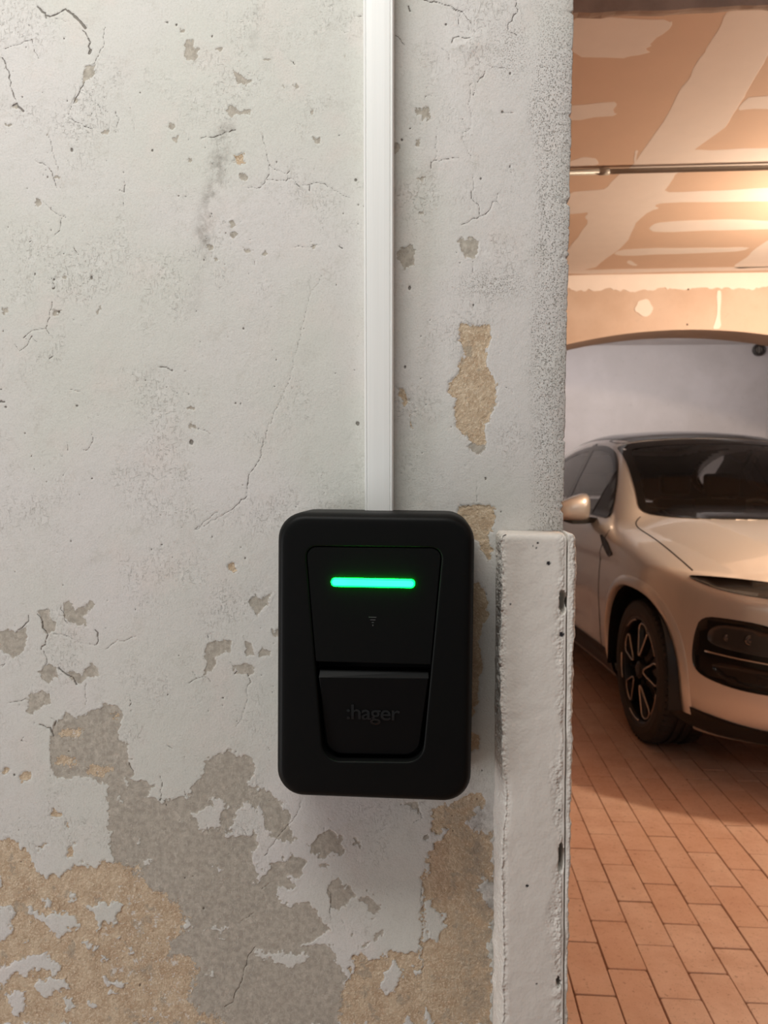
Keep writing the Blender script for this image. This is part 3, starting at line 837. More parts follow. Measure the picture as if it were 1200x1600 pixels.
def eps_board(name, prof_fn, zs, dirt=(), clampx=None):
    """prof_fn(z) -> (list of (x, y), list of roughness)"""
    rings = []; rgh = []
    for z in zs:
        p, r = prof_fn(z); rings.append([(x, y, z) for x, y in p]); rgh.append(r)
    n = len(rings[0]); R = np.array(rings, float); Q = np.array(rgh, float)
    b1 = vnoise(R[..., 0] * 240, R[..., 1] * 240, R[..., 2] * 240, 71, 2); b2 = vnoise(R[..., 0] * 240, R[..., 1] * 240, R[..., 2] * 240, 72, 2)
    b3 = vnoise(R[..., 0] * 60, R[..., 1] * 60, R[..., 2] * 60, 73, 2); b4 = vnoise(R[..., 0] * 60, R[..., 1] * 60, R[..., 2] * 60, 74, 2)
    R[..., 0] += Q * (.0013 * b1 + .0022 * b3); R[..., 1] += Q * (.0013 * b2 + .0016 * b4) + .0004 * b4
    R[..., 1] = np.minimum(R[..., 1], np.where(np.array([p[1] for p in rings[0]]) > -1e-4, .5, -.0015))
    if clampx: R[..., 0] = clampx(R[..., 0], np.array(zs)[:, None])
    V = R.reshape(-1, 3); m_ = len(zs)
    i = np.arange(m_ * n).reshape(m_, n); j = np.roll(i, -1, 1)
    f = [tuple(q) for q in np.stack([i[:-1], j[:-1], j[1:], i[1:]], -1).reshape(-1, 4)]
    f += [tuple(i[0][::-1]), tuple(i[-1])]
    o = mesh_obj(name, V, f, M_EPS, None, True)
    fix_normals(o)
    dm = np.zeros(len(V))
    px, py = proj(V)
    for x, y, r in dirt: dm = np.maximum(dm, np.clip((r - np.hypot(px - x, py - y)) * 1.2 + .5, 0, 1))
    a = o.data.attributes.new('dirt', 'FLOAT', 'POINT'); a.data.foreach_set('value', dm.astype(np.float32))
    a = o.data.attributes.new('rough', 'FLOAT', 'POINT'); a.data.foreach_set('value', Q.ravel().astype(np.float32))
    return o


zt_e = U(830, 835, 'y', -EPS_P).z
zlow = U(830, 1640, 'y', -EPS_P).z
zs = np.concatenate([np.linspace(.02, zlow, 20)[:-1], np.linspace(zlow, zt_e - .004, 520), [zt_e - .0025, zt_e - .001, zt_e]])


def px_x(px_top, px_bot, y):          # x on plane y for a line read at rows 840 and 1600
    a, b = U(px_top, 840, 'y', y), U(px_bot, 1600, 'y', y)
    return lambda z: a.x + (b.x - a.x) * (a.z - z) / (a.z - b.z)


xl_b, xl_f = px_x(775, 770, 0), px_x(785, 787, -EPS_P)
xs_f = px_x(886, 880, -EPS_P)
xo = px_x(902, 887.5, -EPS_P)


def prof_front(z):
    t = max(0, min(1, (zt_e - z) / .006)); ins = .004 * (1 - math.sqrt(t * (2 - t)))
    xb, xf, xr = xl_b(z), xl_f(z), xs_f(z)
    wob = .0035 * float(vnoise(z * 14, 3.3, 0, 81, 2)) + .003 * math.exp(-((z - 1.02) / .03) ** 2)
    pts = []; r = []
    for k in range(14):
        s = k / 13
        pts.append((xb + (xf + wob - xb) * s ** 1.3 + ins, -EPS_P * s * (1 - ins * 6))); r.append(1.0 if .02 < s else .2)
    nfr = 60
    for k in range(1, nfr + 1):
        s = k / nfr
        x = xf + wob + ins + (xr - xf - wob - 2 * ins) * s
        edge = max(0, 1 - s * (xr - xf) / .006); e2 = max(0, 1 - (1 - s) * (xr - xf) / (.012 + .012 * float(vnoise(z * 25, 8.1, 0, 83, 2))))
        y = -EPS_P + .0012 * edge + .0018 * max(0, float(vnoise(z * 30, 1.7, 0, 85, 2)) + .35) * min(1, e2 * 1.5) + .004 * ins / .004
        for hx, hz, rx, rz in HOLES:
            q = ((x - hx) / rx) ** 2 + ((z - hz) / rz) ** 2
            if q < 1: y += .022 * (1 - q) ** .5
        pts.append((x, y)); r.append(.08 if k > nfr - 3 else .08 + .9 * max(edge, min(1, e2 * 1.4)))
    pts += [(xr, -.03), (xr, -.0005)]; r += [0, 0]
    return pts, r


HOLES = []
for hx, hy, w_, h_ in ((880, 942, 6, 20), (877, 1342, 4.5, 26), (873, 1535, 3, 10)):
    p = U(hx, hy, 'y', -EPS_P); HOLES.append((p.x, p.z, w_ * .00063, h_ * .00063))
marks = [(840, 848.5, 1.8), (838, 856, 1.5), (833, 853, 1.0), (857, 880, 3.2), (797.5, 944, 1.4), (877.5, 991, 4.0), (874, 1266, 1.8), (823.5, 1384, 2.4), (838.5, 1537, 1.5)]
eps1 = eps_board('polystyrene_board', prof_front, zs, marks, lambda x, z: np.minimum(x, xs_f(z)))
tag(eps1, 'wide white polystyrene board with cut edges on the wall face below the stucco strip', 'foam board')


def prof_jamb(z):
    t = max(0, min(1, (zt_e + .001 - z) / .008)); ins = .006 * (1 - math.sqrt(t * (2 - t)))
    xs0, x1 = xs_f(z) + .0012, xo(z) - ins
    wob = .0016 * float(vnoise(z * 40, 5.3, 0, 91, 3))
    pts = []; r = []
    for k in range(13):
        s = k / 12
        e = max(0, (s - .55) / .45)
        pts.append((xs0 + (x1 + wob - xs0) * s, -EPS_P + .0015 + .010 * (1 - math.sqrt(max(0, 1 - e * e))))); r.append(.05 if k < 2 else .25 + .75 * s)
    for k in range(1, 16):
        s = k / 15
        pts.append((x1 + wob, -EPS_P + .0115 + (WALL_T + EPS_P - .0115) * s)); r.append(1)
    pts.append((xs0 + .004, WALL_T)); r.append(0)
    pts.append((xs0 + .004, 0)); r.append(0)
    return pts, r


eps2 = eps_board('polystyrene_board', prof_jamb, zs, (), lambda x, z: np.maximum(x, xs_f(z) + .0004))
tag(eps2, 'narrow white polystyrene strip with crumbled edge lining the wall corner beside the garage', 'foam board')

# ------------------------------------------------------------------ garage shell
M_GROUT = simple('grout', lin(120, 78, 56)[:3], .9, bump=.4)
ZC = 2.65
YB = U(1040, 428, 'z', ZC).y            # arch wall front
ZR, YR = 2.80, 7.75                     # rear room ceiling and back wall
XR_ = U(1199, 600, 'y', YR).x           # right wall of the rear room
GX0, GX1 = -2.2, 3.9


def plaster(name, ca, cb, rough=.8, scale=6, bump=.3):
    m = Mat(name); n = m.noise(scale, 5, .6)
    c = m.mix(m.step(n, .35, .65), ca, cb)
    c = m.mix(m.math('MULTIPLY', m.step(m.noise(scale * 9, 5, .7), .6, .7), .25), c, tuple(x * .7 for x in ca[:3]))
    m.set(color=c, rough=rough, normal=m.bump(m.noise(120, 4), bump, .002))
    return m.m


M_BOARD = simple('plasterboard_brown', lin(214, 187, 168)[:3], .75, var=.04, scale=9)
M_COMP = simple('joint_compound', lin(234, 225, 221)[:3], .6, var=.04, scale=14, bump=.2, bscale=90)
M_ARCH = plaster('arch_wall_render', lin(210, 190, 177), lin(200, 178, 163), scale=3)
M_REAR = plaster('rear_wall_grey', lin(196, 190, 188), lin(206, 200, 199), scale=2)
M_REARC = plaster('rear_ceiling_white', lin(222, 218, 217), lin(212, 208, 207), scale=3)
M_SIDE = plaster('side_wall_render', lin(140, 122, 108), lin(124, 108, 96), scale=3)
M_BEAM = plaster('beam_concrete', lin(176, 158, 148), lin(160, 142, 132), scale=12)

ceiling = box('ceiling', (GX0, -2.4, ZC), (GX1, YB + .30, ZC + .1), M_BOARD)
tag(ceiling, 'brown plasterboard ceiling with white jointing strips', kind='structure')


def compound(pts, z=ZC, down=.0005):
    p = [U(x, y, 'z', z) for x, y in chaikin(pts, 1)]
    c = sum(p, Vector()) / len(p)
    jit = [q + Vector((random.uniform(-.003, .003), random.uniform(-.006, .006), 0)) for q in p]
    o = loft('joint_compound', [[(q.x, q.y, z + .002) for q in jit], [(q.x, q.y, z - down * .3) for q in jit], [tuple(q.lerp(c, .012) - Vector((0, 0, down))) for q in jit]], M_COMP, ceiling)
    return o


Q = (870, 0, 3.636); Q2 = (870, 230, 3.636)
compound(cr([(60, 95), (300, 100), (520, 110), (640, 118), (662, 125), (640, 165), (580, 210), (530, 250), (540, 262), (500, 285), (545, 298), (440, 315), (360, 330), (60, 330)], *Q))
compound(cr([(40, 600), (200, 590), (320, 575), (345, 590), (320, 630), (345, 655), (250, 665), (100, 685), (40, 685)], *Q))
compound(cr([(30, 940), (100, 905), (150, 893), (210, 897), (240, 915), (230, 938), (150, 945), (60, 946)], *Q))
compound(cr([(440, 920), (440, 890), (448, 855), (462, 850), (455, 885), (446, 925)], *Q))
compound(cr([(965, 60), (1110, 45), (1300, -60), (1330, 60), (1200, 320), (1170, 370), (1075, 520), (1060, 560), (1010, 640), (970, 710), (900, 760), (800, 840), (780, 850), (900, 852), (1000, 845),
             (1220, 838), (1420, 835), (1420, 935), (1250, 940), (700, 975), (665, 1000), (640, 1050), (600, 1095), (750, 1090), (1050, 1075), (1420, 1055), (1420, 1150), (1050, 1145), (600, 1150), (550, 1170),
             (590, 1185), (530, 1195), (450, 1260), (440, 1290), (415, 1340), (400, 1370), (340, 1430), (280, 1470), (200, 1533), (-20, 1540), (75, 1400), (130, 1330), (185, 1255), (150, 1240), (190, 1205), (110, 1212), (40, 1218), (40, 1090), (260, 1080),
             (300, 1050), (350, 990), (440, 935), (500, 840), (640, 640), (690, 520), (760, 445), (760, 410), (800, 350), (850, 280), (865, 235), (920, 170), (950, 100)], *Q))
compound(cr([(1020, 630), (1060, 580), (1100, 548), (1250, 540), (1420, 535), (1420, 620), (1210, 620), (1100, 618)], *Q))
compound(cr([(520, 470), (545, 440), (600, 425), (800, 412), (1000, 410), (1250, 422), (1420, 425), (1420, 460), (1150, 465), (900, 473), (700, 480), (560, 482)], *Q2))
compound(cr([(318, 610), (350, 585), (450, 578), (600, 572), (900, 572), (1100, 567), (1060, 590), (900, 600), (600, 608), (380, 620)], *Q2))
compound(cr([(1000, 690), (1020, 660), (1090, 620), (1110, 590), (1200, 525), (1420, 400), (1420, 680), (1150, 684)], *Q2))
compound(cr([(200, 696), (400, 692), (800, 685), (1420, 674), (1420, 694), (900, 703), (500, 712), (60, 722), (30, 700)], *Q2))
compound(cr([(395, 650), (410, 643), (440, 655), (460, 675), (420, 672)], *Q2))

# arch wall
ax = [(888, 535.5), (930, 526), (980, 519), (1030, 516), (1075, 515), (1130, 517), (1200, 521.5)]
ap = [U(x, y, 'y', YB) for x, y in ax]
pk = ap[4]
Rr = 3.3
arc = []
for k in range(41):
    x = -.35 + (3.55 + .35) * k / 40
    arc.append((x, pk.z - (Rr - math.sqrt(max(.1, Rr * Rr - (x - pk.x) ** 2)))))
front = [(GX0, 0)] + [(-.35, 0)] + arc + [(3.55, 0), (GX1, 0), (GX1, ZC), (GX0, ZC)]
AT = .30
nfp = len(front)
vv = [(x, YB, z) for x, z in front] + [(x, YB + AT, z) for x, z in front]
ff = []
zc_i = [nfp - 1, nfp - 2]
# face strips between the arch curve and the ceiling line
vv += [(x, YB, ZC) for x, z in arc] + [(x, YB + AT, ZC) for x, z in arc]
b0_ = 2 * nfp; na = len(arc)
for k in range(na - 1):
    ff.append((2 + k, 3 + k, b0_ + k + 1, b0_ + k)); ff.append((nfp + 2 + k, b0_ + na + k, b0_ + na + k + 1, nfp + 3 + k))
    ff.append((2 + k, nfp + 2 + k, nfp + 3 + k, 3 + k))
ff += [(0, 1, 2, b0_, nfp - 1), (nfp, nfp * 2 - 1, b0_ + na, nfp + 2, nfp + 1), (na + 1, na + 2, na + 3, nfp - 2, b0_ + na - 1), (nfp + na + 1, b0_ + 2 * na - 1, 2 * nfp - 2, nfp + na + 3, nfp + na + 2),
       (1, nfp + 1, nfp + 2, 2), (na + 1, nfp + na + 1, nfp + na + 2, na + 2)]
warch = fix_normals(mesh_obj('wall_arch', vv, ff, M_ARCH))
tag(warch, 'rendered wall with a shallow arched opening behind the parked car', kind='structure')


def wall_patch(pts, y, name, mat, parent, th=.004, it=1):
    p = [U(a, b, 'y', y) for a, b in chaikin(pts, it)]
    return loft(name, [[(q.x, y + .001, q.z) for q in p], [(q.x, y - th, q.z) for q in p]], mat, parent)


ragged = [(x, 806 + 14 * vnoise(x / 60, 2, 0, 5, 2) + 12 * vnoise(x / 18, 7, 0, 6, 2) - (x > 900) * 8) for x in range(-1500, 2700, 14)]
wall_patch(cr([(2700, 668), (1500, 694), (1150, 700), (500, 716), (-60, 734), (-1500, 768)] + ragged, *Q2), YB, 'joint_compound', M_COMP, warch, it=0)
wall_patch(cr(dab(495, 912, 54, 46, 14), *Q2), YB, 'joint_compound', M_COMP, warch)
wall_patch(cr([(905, 820), (930, 810), (935, 850), (925, 960), (935, 1030), (880, 1036), (900, 990), (912, 930)], *Q2), YB, 'joint_compound', M_COMP, warch)
M_HOLE = simple('dark_hole', (.03, .02, .015), .9)
for x, y in ((747, 808), (741, 1008), (780, 714)):
    wall_patch(cr(dab(x, y, 5), *Q2), YB, 'screw_hole', M_HOLE, warch, .005)

wr = box('wall_back', (GX0, YR, 0), (XR_ + .2, YR + .15, ZR), M_REAR); tag(wr, 'grey back wall of the room behind the arch', kind='structure')
wrr = box('wall_rear_right', (XR_, YB + AT, 0), (XR_ + .15, YR, ZR), M_REAR); tag(wrr, 'grey side wall at the right of the room behind the arch', kind='structure')
crr = box('ceiling_rear', (GX0, YB + .02, ZR), (XR_ + .2, YR + .15, ZR + .1), M_REARC); tag(crr, 'white ceiling of the room behind the arch', kind='structure')
box('filler', (GX0, YB + .02, ZC), (XR_ + .2, YB + AT, ZR), M_REARC, crr).name = 'upstand'
wgl = box('wall_left', (GX0 - .15, -2.4, 0), (GX0, YR, ZR), M_SIDE); tag(wgl, 'plain rendered side wall at the left', kind='structure')
wgr = box('wall_right', (GX1, -2.4, 0), (GX1 + .15, YB + AT, ZC), M_SIDE); tag(wgr, 'plain rendered side wall at the right', kind='structure')
pvent = U(1185, 547, 'y', YR)
vent = empty('round_vent', pvent)
tag(vent, 'small round dark vent high on the grey back wall', 'vent')
ringp = lambda r, y: [(r * math.cos(2 * math.pi * k / 28), y, r * math.sin(2 * math.pi * k / 28)) for k in range(28)]
M_VENT = simple('vent_dark', (.05, .04, .035), .5); M_VENTG = simple('vent_grey', (.25, .22, .19), .6)
loft('vent_ring', [ringp(.066, 0), ringp(.066, -.035), ringp(.055, -.04), ringp(.047, -.035), ringp(.045, -.006)], M_VENT, vent, True, True, False)
loft('vent_disc', [ringp(.036, -.006), ringp(.034, -.02)], M_VENTG, vent)
for s in (-1, 1): box('vent_slat', (s * .014 - .004, -.026, -.030), (s * .014 + .004, -.02, .030), M_VENT, vent)

# dropped concrete edge over the opening
YBm = 1.12
zb0 = U(897, 21, 'y', YBm).z; zb1 = U(1200, 8, 'y', YBm).z
rg = []
for k in range(121):
    x = -.2 + 3.6 * k / 120
    s = (x - U(897, 21, 'y', YBm).x) / (U(1200, 8, 'y', YBm).x - U(897, 21, 'y', YBm).x)
    z = zb0 + (zb1 - zb0) * max(-.3, min(1.3, s)) + .004 * float(vnoise(x * 30, 0, 0, 3, 3))
    rg.append([(x, YBm, z), (x, YBm, ZC), (x, YBm + .03, ZC), (x, YBm + .03, z + .004 + .004 * float(vnoise(x * 22, 4, 0, 4, 2))), (x, YBm + .015, z + .001)])
beam = loft('trim_1', rg, M_BEAM); tag(beam, 'rough concrete beam under the ceiling above the opening', kind='structure')

# conduit under the ceiling
M_COND = simple('conduit_grey', (.42, .40, .37), .35, .0, spec=.6)
pz = ZC - .018
pc = U(1040, 266, 'z', pz)
cond = empty('conduit_pipe', (pc.x, pc.y, pz)); tag(cond, 'thin grey conduit pipe running across the brown ceiling', 'pipe')
xj = U(948.5, 266, 'z', pz).x - pc.x
tube('pipe', [(-2.2, .006, -.002), (xj, 0, 0)], .0115, M_COND, cond, 14)
tube('pipe', [(xj, 0, 0), (2.2, -.012, .001)], .0105, M_COND, cond, 14)
tube('coupler', [(xj - .030, 0, 0), (xj + .012, 0, 0)], .0140, M_COND, cond, 14)
for x in (-.9, .55, 1.2): box('clip', (x - .008, -.016, -.014), (x + .008, .016, .018), M_COND, cond)

# warm ceiling lamp of the garage
M_LAMPB = simple('lamp_base_white', (.7, .68, .64), .5)
lampo = empty('ceiling_lamp', (LAMP[0], LAMP[1], ZC)); tag(lampo, 'bare warm bulb in a white holder on the garage ceiling', 'lamp')
rl = lambda r, z: [(r * math.cos(2 * math.pi * k / 24), r * math.sin(2 * math.pi * k / 24), z) for k in range(24)]
loft('lamp_holder', [rl(.05, 0), rl(.05, -.02), rl(.024, -.035), rl(.022, -.075)], M_LAMPB, lampo)
m = Mat('bulb_glass'); m.set(color=(1, .7, .4), emit=m.mix(m.noise(5), (1, .60, .28), (1, .64, .32)), emit_s=30); M_BULB = m.m
dz = LAMP[2] - ZC
loft('bulb', [rl(.014, -.07), rl(.02, -.085)] + [rl(max(.001, .036 * math.cos(a)), dz - .105 * 0 - .036 * math.sin(a) + .0) for a in np.linspace(-.9, 1.55, 10)], M_BULB, lampo, smooth=True)
ld = bpy.data.lights.new('bulb_light', 'POINT'); ld.energy = LAMP_W; ld.color = LAMP_C; ld.shadow_soft_size = .045
lo = bpy.data.objects.new('bulb_light', ld); lo.location = (0, 0, dz - .095); lo.parent = lampo; COL.objects.link(lo)

# near ceiling light fitting (above and behind the camera)
fit = empty('ceiling_light', (NEAR_LIGHT[0], NEAR_LIGHT[1], ZC)); tag(fit, 'white ceiling light fitting in front of the flaking wall', 'light')
box('fitting_tray', (-.62, -.10, -.05), (.62, .10, 0), M_LAMPB, fit, .006)
fit3 = empty('ceiling_light', (1.75, -1.15, ZC)); tag(fit3, 'white ceiling light fitting in front of the garage opening', 'light')
box('fitting_tray', (-.62, -.10, -.05), (.62, .10, 0), M_LAMPB, fit3, .006)
fit2 = empty('ceiling_light', (1.7, 6.2, ZR)); tag(fit2, 'long white ceiling light fitting in the room behind the arch', 'light')
box('fitting_tray', (-1.25, -.08, -.045), (1.25, .08, 0), M_LAMPB, fit2, .006)
# white frames added around the two side fill lights, out of view
for nm, x, y, z0_, z1_, hw_, lab in (('left_fill_frame', GX0, -.95, .02, 1.45, .55, 'white frame added around the left fill light'), ('right_fill_frame', GX1 - .05, 1.0, .40, 1.90, .70, 'white frame added around the right fill light')):
    fo = empty(nm, (x, y, 0)); tag(fo, lab, kind='structure')
    box('frame_post', (0, -hw_ - .06, z0_), (.05, -hw_, z1_), M_LAMPB, fo); box('frame_post', (0, hw_, z0_), (.05, hw_ + .06, z1_), M_LAMPB, fo)
    box('frame_head', (0, -hw_ - .06, z1_), (.05, hw_ + .06, z1_ + .06), M_LAMPB, fo)

# ------------------------------------------------------------------ floor with terracotta pavers
floor = box('floor', (GX0, -2.4, -.1), (GX1, YR, -.0030), M_GROUT); tag(floor, 'terracotta paver floor of the garage', kind='structure')
m = Mat('terracotta')
oi = m.t.nodes.new('ShaderNodeObjectInfo').outputs['Random']
wc = m.t.nodes.new('ShaderNodeNewGeometry').outputs['Position']
n = m.noise(9, 5, .65, wc); n_b = m.noise(60, 5, .7, wc)
c = m.mix(m.step(n, .3, .7), lin(204, 166, 144), lin(219, 186, 166))
c = m.mix(m.math('MULTIPLY', oi, .40), c, lin(194, 142, 114))
c = m.mix(m.math('MULTIPLY', m.step(n_b, .58, .68), .50), c, lin(120, 78, 54))
c = m.mix(m.math('MULTIPLY', m.step(m.noise(3.1, 3, .5, wc), .5, .7), .35), c, lin(214, 176, 150))
c = m.mix(m.math('MULTIPLY', m.step(m.noise(210, 3, .6, wc), .63, .70), .6), c, lin(96, 62, 44))
m.set(color=c, rough=m.step(n_b, .3, .7, .34, .6), spec=.4, normal=m.bump(m.noise(140, 5, .6, wc), .25, .0012))
M_TILE = m.m
PW, PL = .0805 * H, .2315
X0 = .515 * H                                # one long joint
J0, J1 = -D + .131, -D + .0135              # short joints of odd / even columns
g_ = .0030
hwid, hlen = PW / 2 - g_ / 2, PL / 2 - g_ / 2
tv = [(-hwid, -hlen, -.02), (hwid, -hlen, -.02), (hwid, hlen, -.02), (-hwid, hlen, -.02)]
e_ = .0016
rp = [Vector(p) for p in ((-hwid, -hlen), (hwid, -hlen), (hwid, hlen), (-hwid, hlen))]
lo_ = round_poly(rp, .006, 2); hi_ = [p * (1 - e_ / max(abs(p.x), abs(p.y))) if 0 else Vector((p.x - math.copysign(e_, p.x), p.y - math.copysign(e_, p.y))) for p in lo_]
tile = loft('paver', [[(p.x, p.y, -.02) for p in lo_], [(p.x, p.y, -.0018) for p in lo_], [(p.x, p.y, 0) for p in hi_]], M_TILE, floor, False, True)
tmesh = tile.data
first = True; rest_v = []; rest_f = []
tvs = np.array([v.co[:] for v in tmesh.vertices]); tfs = [tuple(p.vertices) for p in tmesh.polygons]
rt = random.Random(11)
cand = []
for i in range(-27, 30):
    xc = X0 + (i + .5) * PW
    j0 = J1 if i % 2 == 0 else J0
    for j in range(-2, 36):
        yc = j0 + (j + .5) * PL
        if xc < GX0 + .1 or xc > GX1 - .1 or yc < -1.3 or yc > YR - .1: continue
        cand.append((xc, yc))
shown = []
for xc, yc in cand:
    px, py = proj(np.array([[xc, yc, 0]]))
    vis = 840 < px[0] < 1290 and 1020 < py[0] < 1760 and not (xc > 1.1 and yc > 3.0) and yc > 0
    shown.append((not vis, -(py[0] if vis else 0), xc, yc, vis))
shown.sort()
cnt = 0
for _, _, xc, yc, vis in shown:
    loc = (xc + rt.uniform(-.0012, .0012), yc + rt.uniform(-.002, .002), rt.uniform(-.0012, .0008)); rz = rt.uniform(-.006, .006)
    if vis and cnt < 290:
        o = tile if cnt == 0 else tile.copy()
        if cnt: COL.objects.link(o); o.parent = floor
        o.location = loc; o.rotation_euler = (rt.uniform(-.004, .004), rt.uniform(-.004, .004), rz); cnt += 1
    else:
        ca, sa = math.cos(rz), math.sin(rz)
        q = tvs @ np.array([[ca, sa, 0], [-sa, ca, 0], [0, 0, 1]]) + np.array(loc)
        b_ = len(rest_v) * len(tvs); rest_v.append(q); rest_f += [tuple(k + b_ for k in f) for f in tfs]
ro = mesh_obj('paver_field', np.concatenate(rest_v), rest_f, M_TILE, floor); ro['kind'] = 'stuff'

# ------------------------------------------------------------------ car
# car space: q = lateral (to the photo's right), v = distance behind the nose, z = up
CAR_YAW = math.radians(5.0)
CAR_N = (2.045, 3.185 - D)
car = empty('car', (CAR_N[0], CAR_N[1], 0)); car.rotation_euler = (0, 0, CAR_YAW)
tag(car, 'champagne silver crossover car with dark glass roof parked under the arch', 'car')


def spl(xs, ys):
    """smooth 1D curve through points (cubic Hermite, finite-difference slopes), as a table lookup"""
    xs = np.array(xs, float); ys = np.array(ys, float)
    d = np.gradient(ys, xs)
    X = np.linspace(xs[0], xs[-1], 800); i = np.clip(np.searchsorted(xs, X) - 1, 0, len(xs) - 2)
    h = xs[i + 1] - xs[i]; t = (X - xs[i]) / h
    Y = (2 * t ** 3 - 3 * t ** 2 + 1) * ys[i] + (t ** 3 - 2 * t ** 2 + t) * h * d[i] + (-2 * t ** 3 + 3 * t ** 2) * ys[i + 1] + (t ** 3 - t ** 2) * h * d[i + 1]
    return lambda x: np.interp(x, X, Y)


def smax(a, b, k):
    h = np.clip(.5 + .5 * (a - b) / k, 0, 1)
    return b + (a - b) * h + k * h * (1 - h)


def smin(a, b, k): return -smax(-a, -b, k)


AX1, AX2, WR = .90, 3.79, .364
CL = 4.76
f_plan = spl([0, .1, .3, .6, .95, 1.6, 2.5, 3.8, 4.3, 4.6, 4.9], [.90, .915, .935, .952, .960, .950, .948, .965, .945, .90, .84])
f_side = spl([.1, .22, .34, .5, .66, .80, .92, 1.02, 1.12, 1.3], [.10, .055, .022, .004, 0, .004, .016, .040, .075, .16])
f_hood = spl([-.1, .02, .1, .25, .5, .8, 1.1, 1.35, 1.6, 2.2, 3.6, 4.2, 4.6, 4.9], [.84, .885, .910, .950, 1.010, 1.068, 1.115, 1.150, 1.170, 1.18, 1.19, 1.18, 1.13, 1.05])
f_nose = spl([0, .2, .4, .55, .68, .78, .86, .92, .97, 1.1], [0, .008, .032, .075, .145, .240, .370, .520, .72, 1.3])
f_nz = spl([.1, .2, .28, .36, .48, .62, .74, .82, .88, .95, 1.1], [.26, .13, .045, .012, .0, .004, .012, .022, .050, .11, .30])
f_roof = spl([1.2, 1.7, 2.05, 2.35, 2.7, 3.1, 3.5, 3.9, 4.3, 4.7, 5.0], [1.36, 1.51, 1.603, 1.663, 1.700, 1.708, 1.680, 1.610, 1.480, 1.27, 1.08])
f_rear = spl([.1, .3, .6, .9, 1.1, 1.3], [.30, .12, .03, .02, .10, .2])


def f_lower(q, v, z, arches=True):
    u = np.abs(q)
    bulge = .012 * (np.exp(-((v - AX1) / .42) ** 2) + np.exp(-((v - AX2) / .42) ** 2)) * np.exp(-((z - .74) / .20) ** 2)
    scoop = .020 * np.exp(-((z - .52) / .11) ** 2) * np.clip((v - 1.45) / .3, 0, 1) * np.clip((3.25 - v) / .3, 0, 1)
    side = u - (f_plan(v) - f_side(z) + bulge - scoop)
    dome = .020 * np.clip((.52 + .10 * v - u) / .13, -1, 1)
    top = z - (f_hood(v) + dome - .075 * (u / .92) ** 5 - .028 * u ** 2)
    nose = (f_nose(u) + f_nz(z) - v) * .75
    bot = .19 - z
    rear = v - (CL - .10 * u ** 4 - f_rear(z))
    b = smax(side, top, .055)
    b = smax(b, nose, .09)
    b = smax(smax(b, rear, .1), bot, .05)
    if arches:
        for a in (AX1, AX2):
            e = (np.abs((v - a) / .455) ** 2.5 + np.abs((z - .345) / .455) ** 2.5) ** (1 / 2.5)
            cut = (1 - e) * .44
            cut = np.minimum(cut, u - .60)
            b = np.maximum(b, cut)
    return b


def f_green(q, v, z):
    u = np.abs(q)
    ws = (1.27 + 1.80 * (z - 1.15) + .33 * u ** 2 + .05 * u ** 6 - v) / 2.05
    side = (u - (.858 - .50 * (z - 1.10) - .10 * (z - 1.10) ** 2 - .05 * np.clip((v - 3.0) / 1.7, 0, 1) ** 2)) / 1.12
    roof = (z - (f_roof(v) - .055 * (u / .62) ** 2)) * .95
    g = smax(ws, roof, .10)
    g = smax(g, side, .085)
    return smax(g, .9 - z, .05)


def f_body(q, v, z): return smin(f_lower(q, v, z), f_green(q, v, z), .035)


def surface_nets(fn, q0, q1, v0, v1, z0, z1, st):
    qs, vs, zs_ = (np.arange(a, b + st, st) for a, b in ((q0, q1), (v0, v1), (z0, z1)))
    F = fn(qs[:, None, None], vs[None, :, None], zs_[None, None, :]); S = F < 0
    nq, nv, nzz = F.shape
    cells = np.zeros((nq - 1, nv - 1, nzz - 1), np.int8)
    for a in (0, 1):
        for b in (0, 1):
            for c in (0, 1): cells += S[a:nq - 1 + a, b:nv - 1 + b, c:nzz - 1 + c]
    act = (cells > 0) & (cells < 8)
    ids = np.full(act.shape, -1, np.int64); ids[act] = np.arange(act.sum())
    ci = np.argwhere(act)
    acc = np.zeros((len(ci), 3)); cnt = np.zeros(len(ci))
    cor = [(a, b, c) for a in (0, 1) for b in (0, 1) for c in (0, 1)]
    for p in cor:
        for ax in range(3):
            if p[ax]: continue
            r = list(p); r[ax] = 1
            fa = F[ci[:, 0] + p[0], ci[:, 1] + p[1], ci[:, 2] + p[2]]; fb = F[ci[:, 0] + r[0], ci[:, 1] + r[1], ci[:, 2] + r[2]]
            ok = (fa < 0) != (fb < 0)
            t = np.where(ok, fa / np.where(ok, fa - fb, 1), 0)
            pos = np.tile(np.array(p, float), (len(ci), 1)); pos[:, ax] += t
            acc[ok] += pos[ok]; cnt[ok] += 1
    V = (ci + acc / cnt[:, None]) * st + np.array([qs[0], vs[0], zs_[0]])
    faces = []
    for ax in range(3):
        sl0 = [slice(None)] * 3; sl1 = [slice(None)] * 3
        sl0[ax] = slice(0, -1); sl1[ax] = slice(1, None)
        ch = np.argwhere(S[tuple(sl0)] != S[tuple(sl1)])
        o1, o2 = [(1, 2), (2, 0), (0, 1)][ax]
        ok = (ch[:, o1] > 0) & (ch[:, o2] > 0) & (ch[:, o1] < F.shape[o1] - 1) & (ch[:, o2] < F.shape[o2] - 1)
        ch = ch[ok]
        quad = []
        for d1, d2 in ((0, 0), (1, 0), (1, 1), (0, 1)):
            k = ch.copy(); k[:, o1] -= d1; k[:, o2] -= d2
            quad.append(ids[k[:, 0], k[:, 1], k[:, 2]])
        qd = np.stack(quad, -1)
        flip = ~S[ch[:, 0], ch[:, 1], ch[:, 2]]
        qd[flip] = qd[flip][:, ::-1]
        faces.append(qd)
    Fc = np.concatenate(faces); Fc = Fc[(Fc >= 0).all(1)]
    for _ in range(3):
        V = V - newton(fn, V)
    return V, Fc


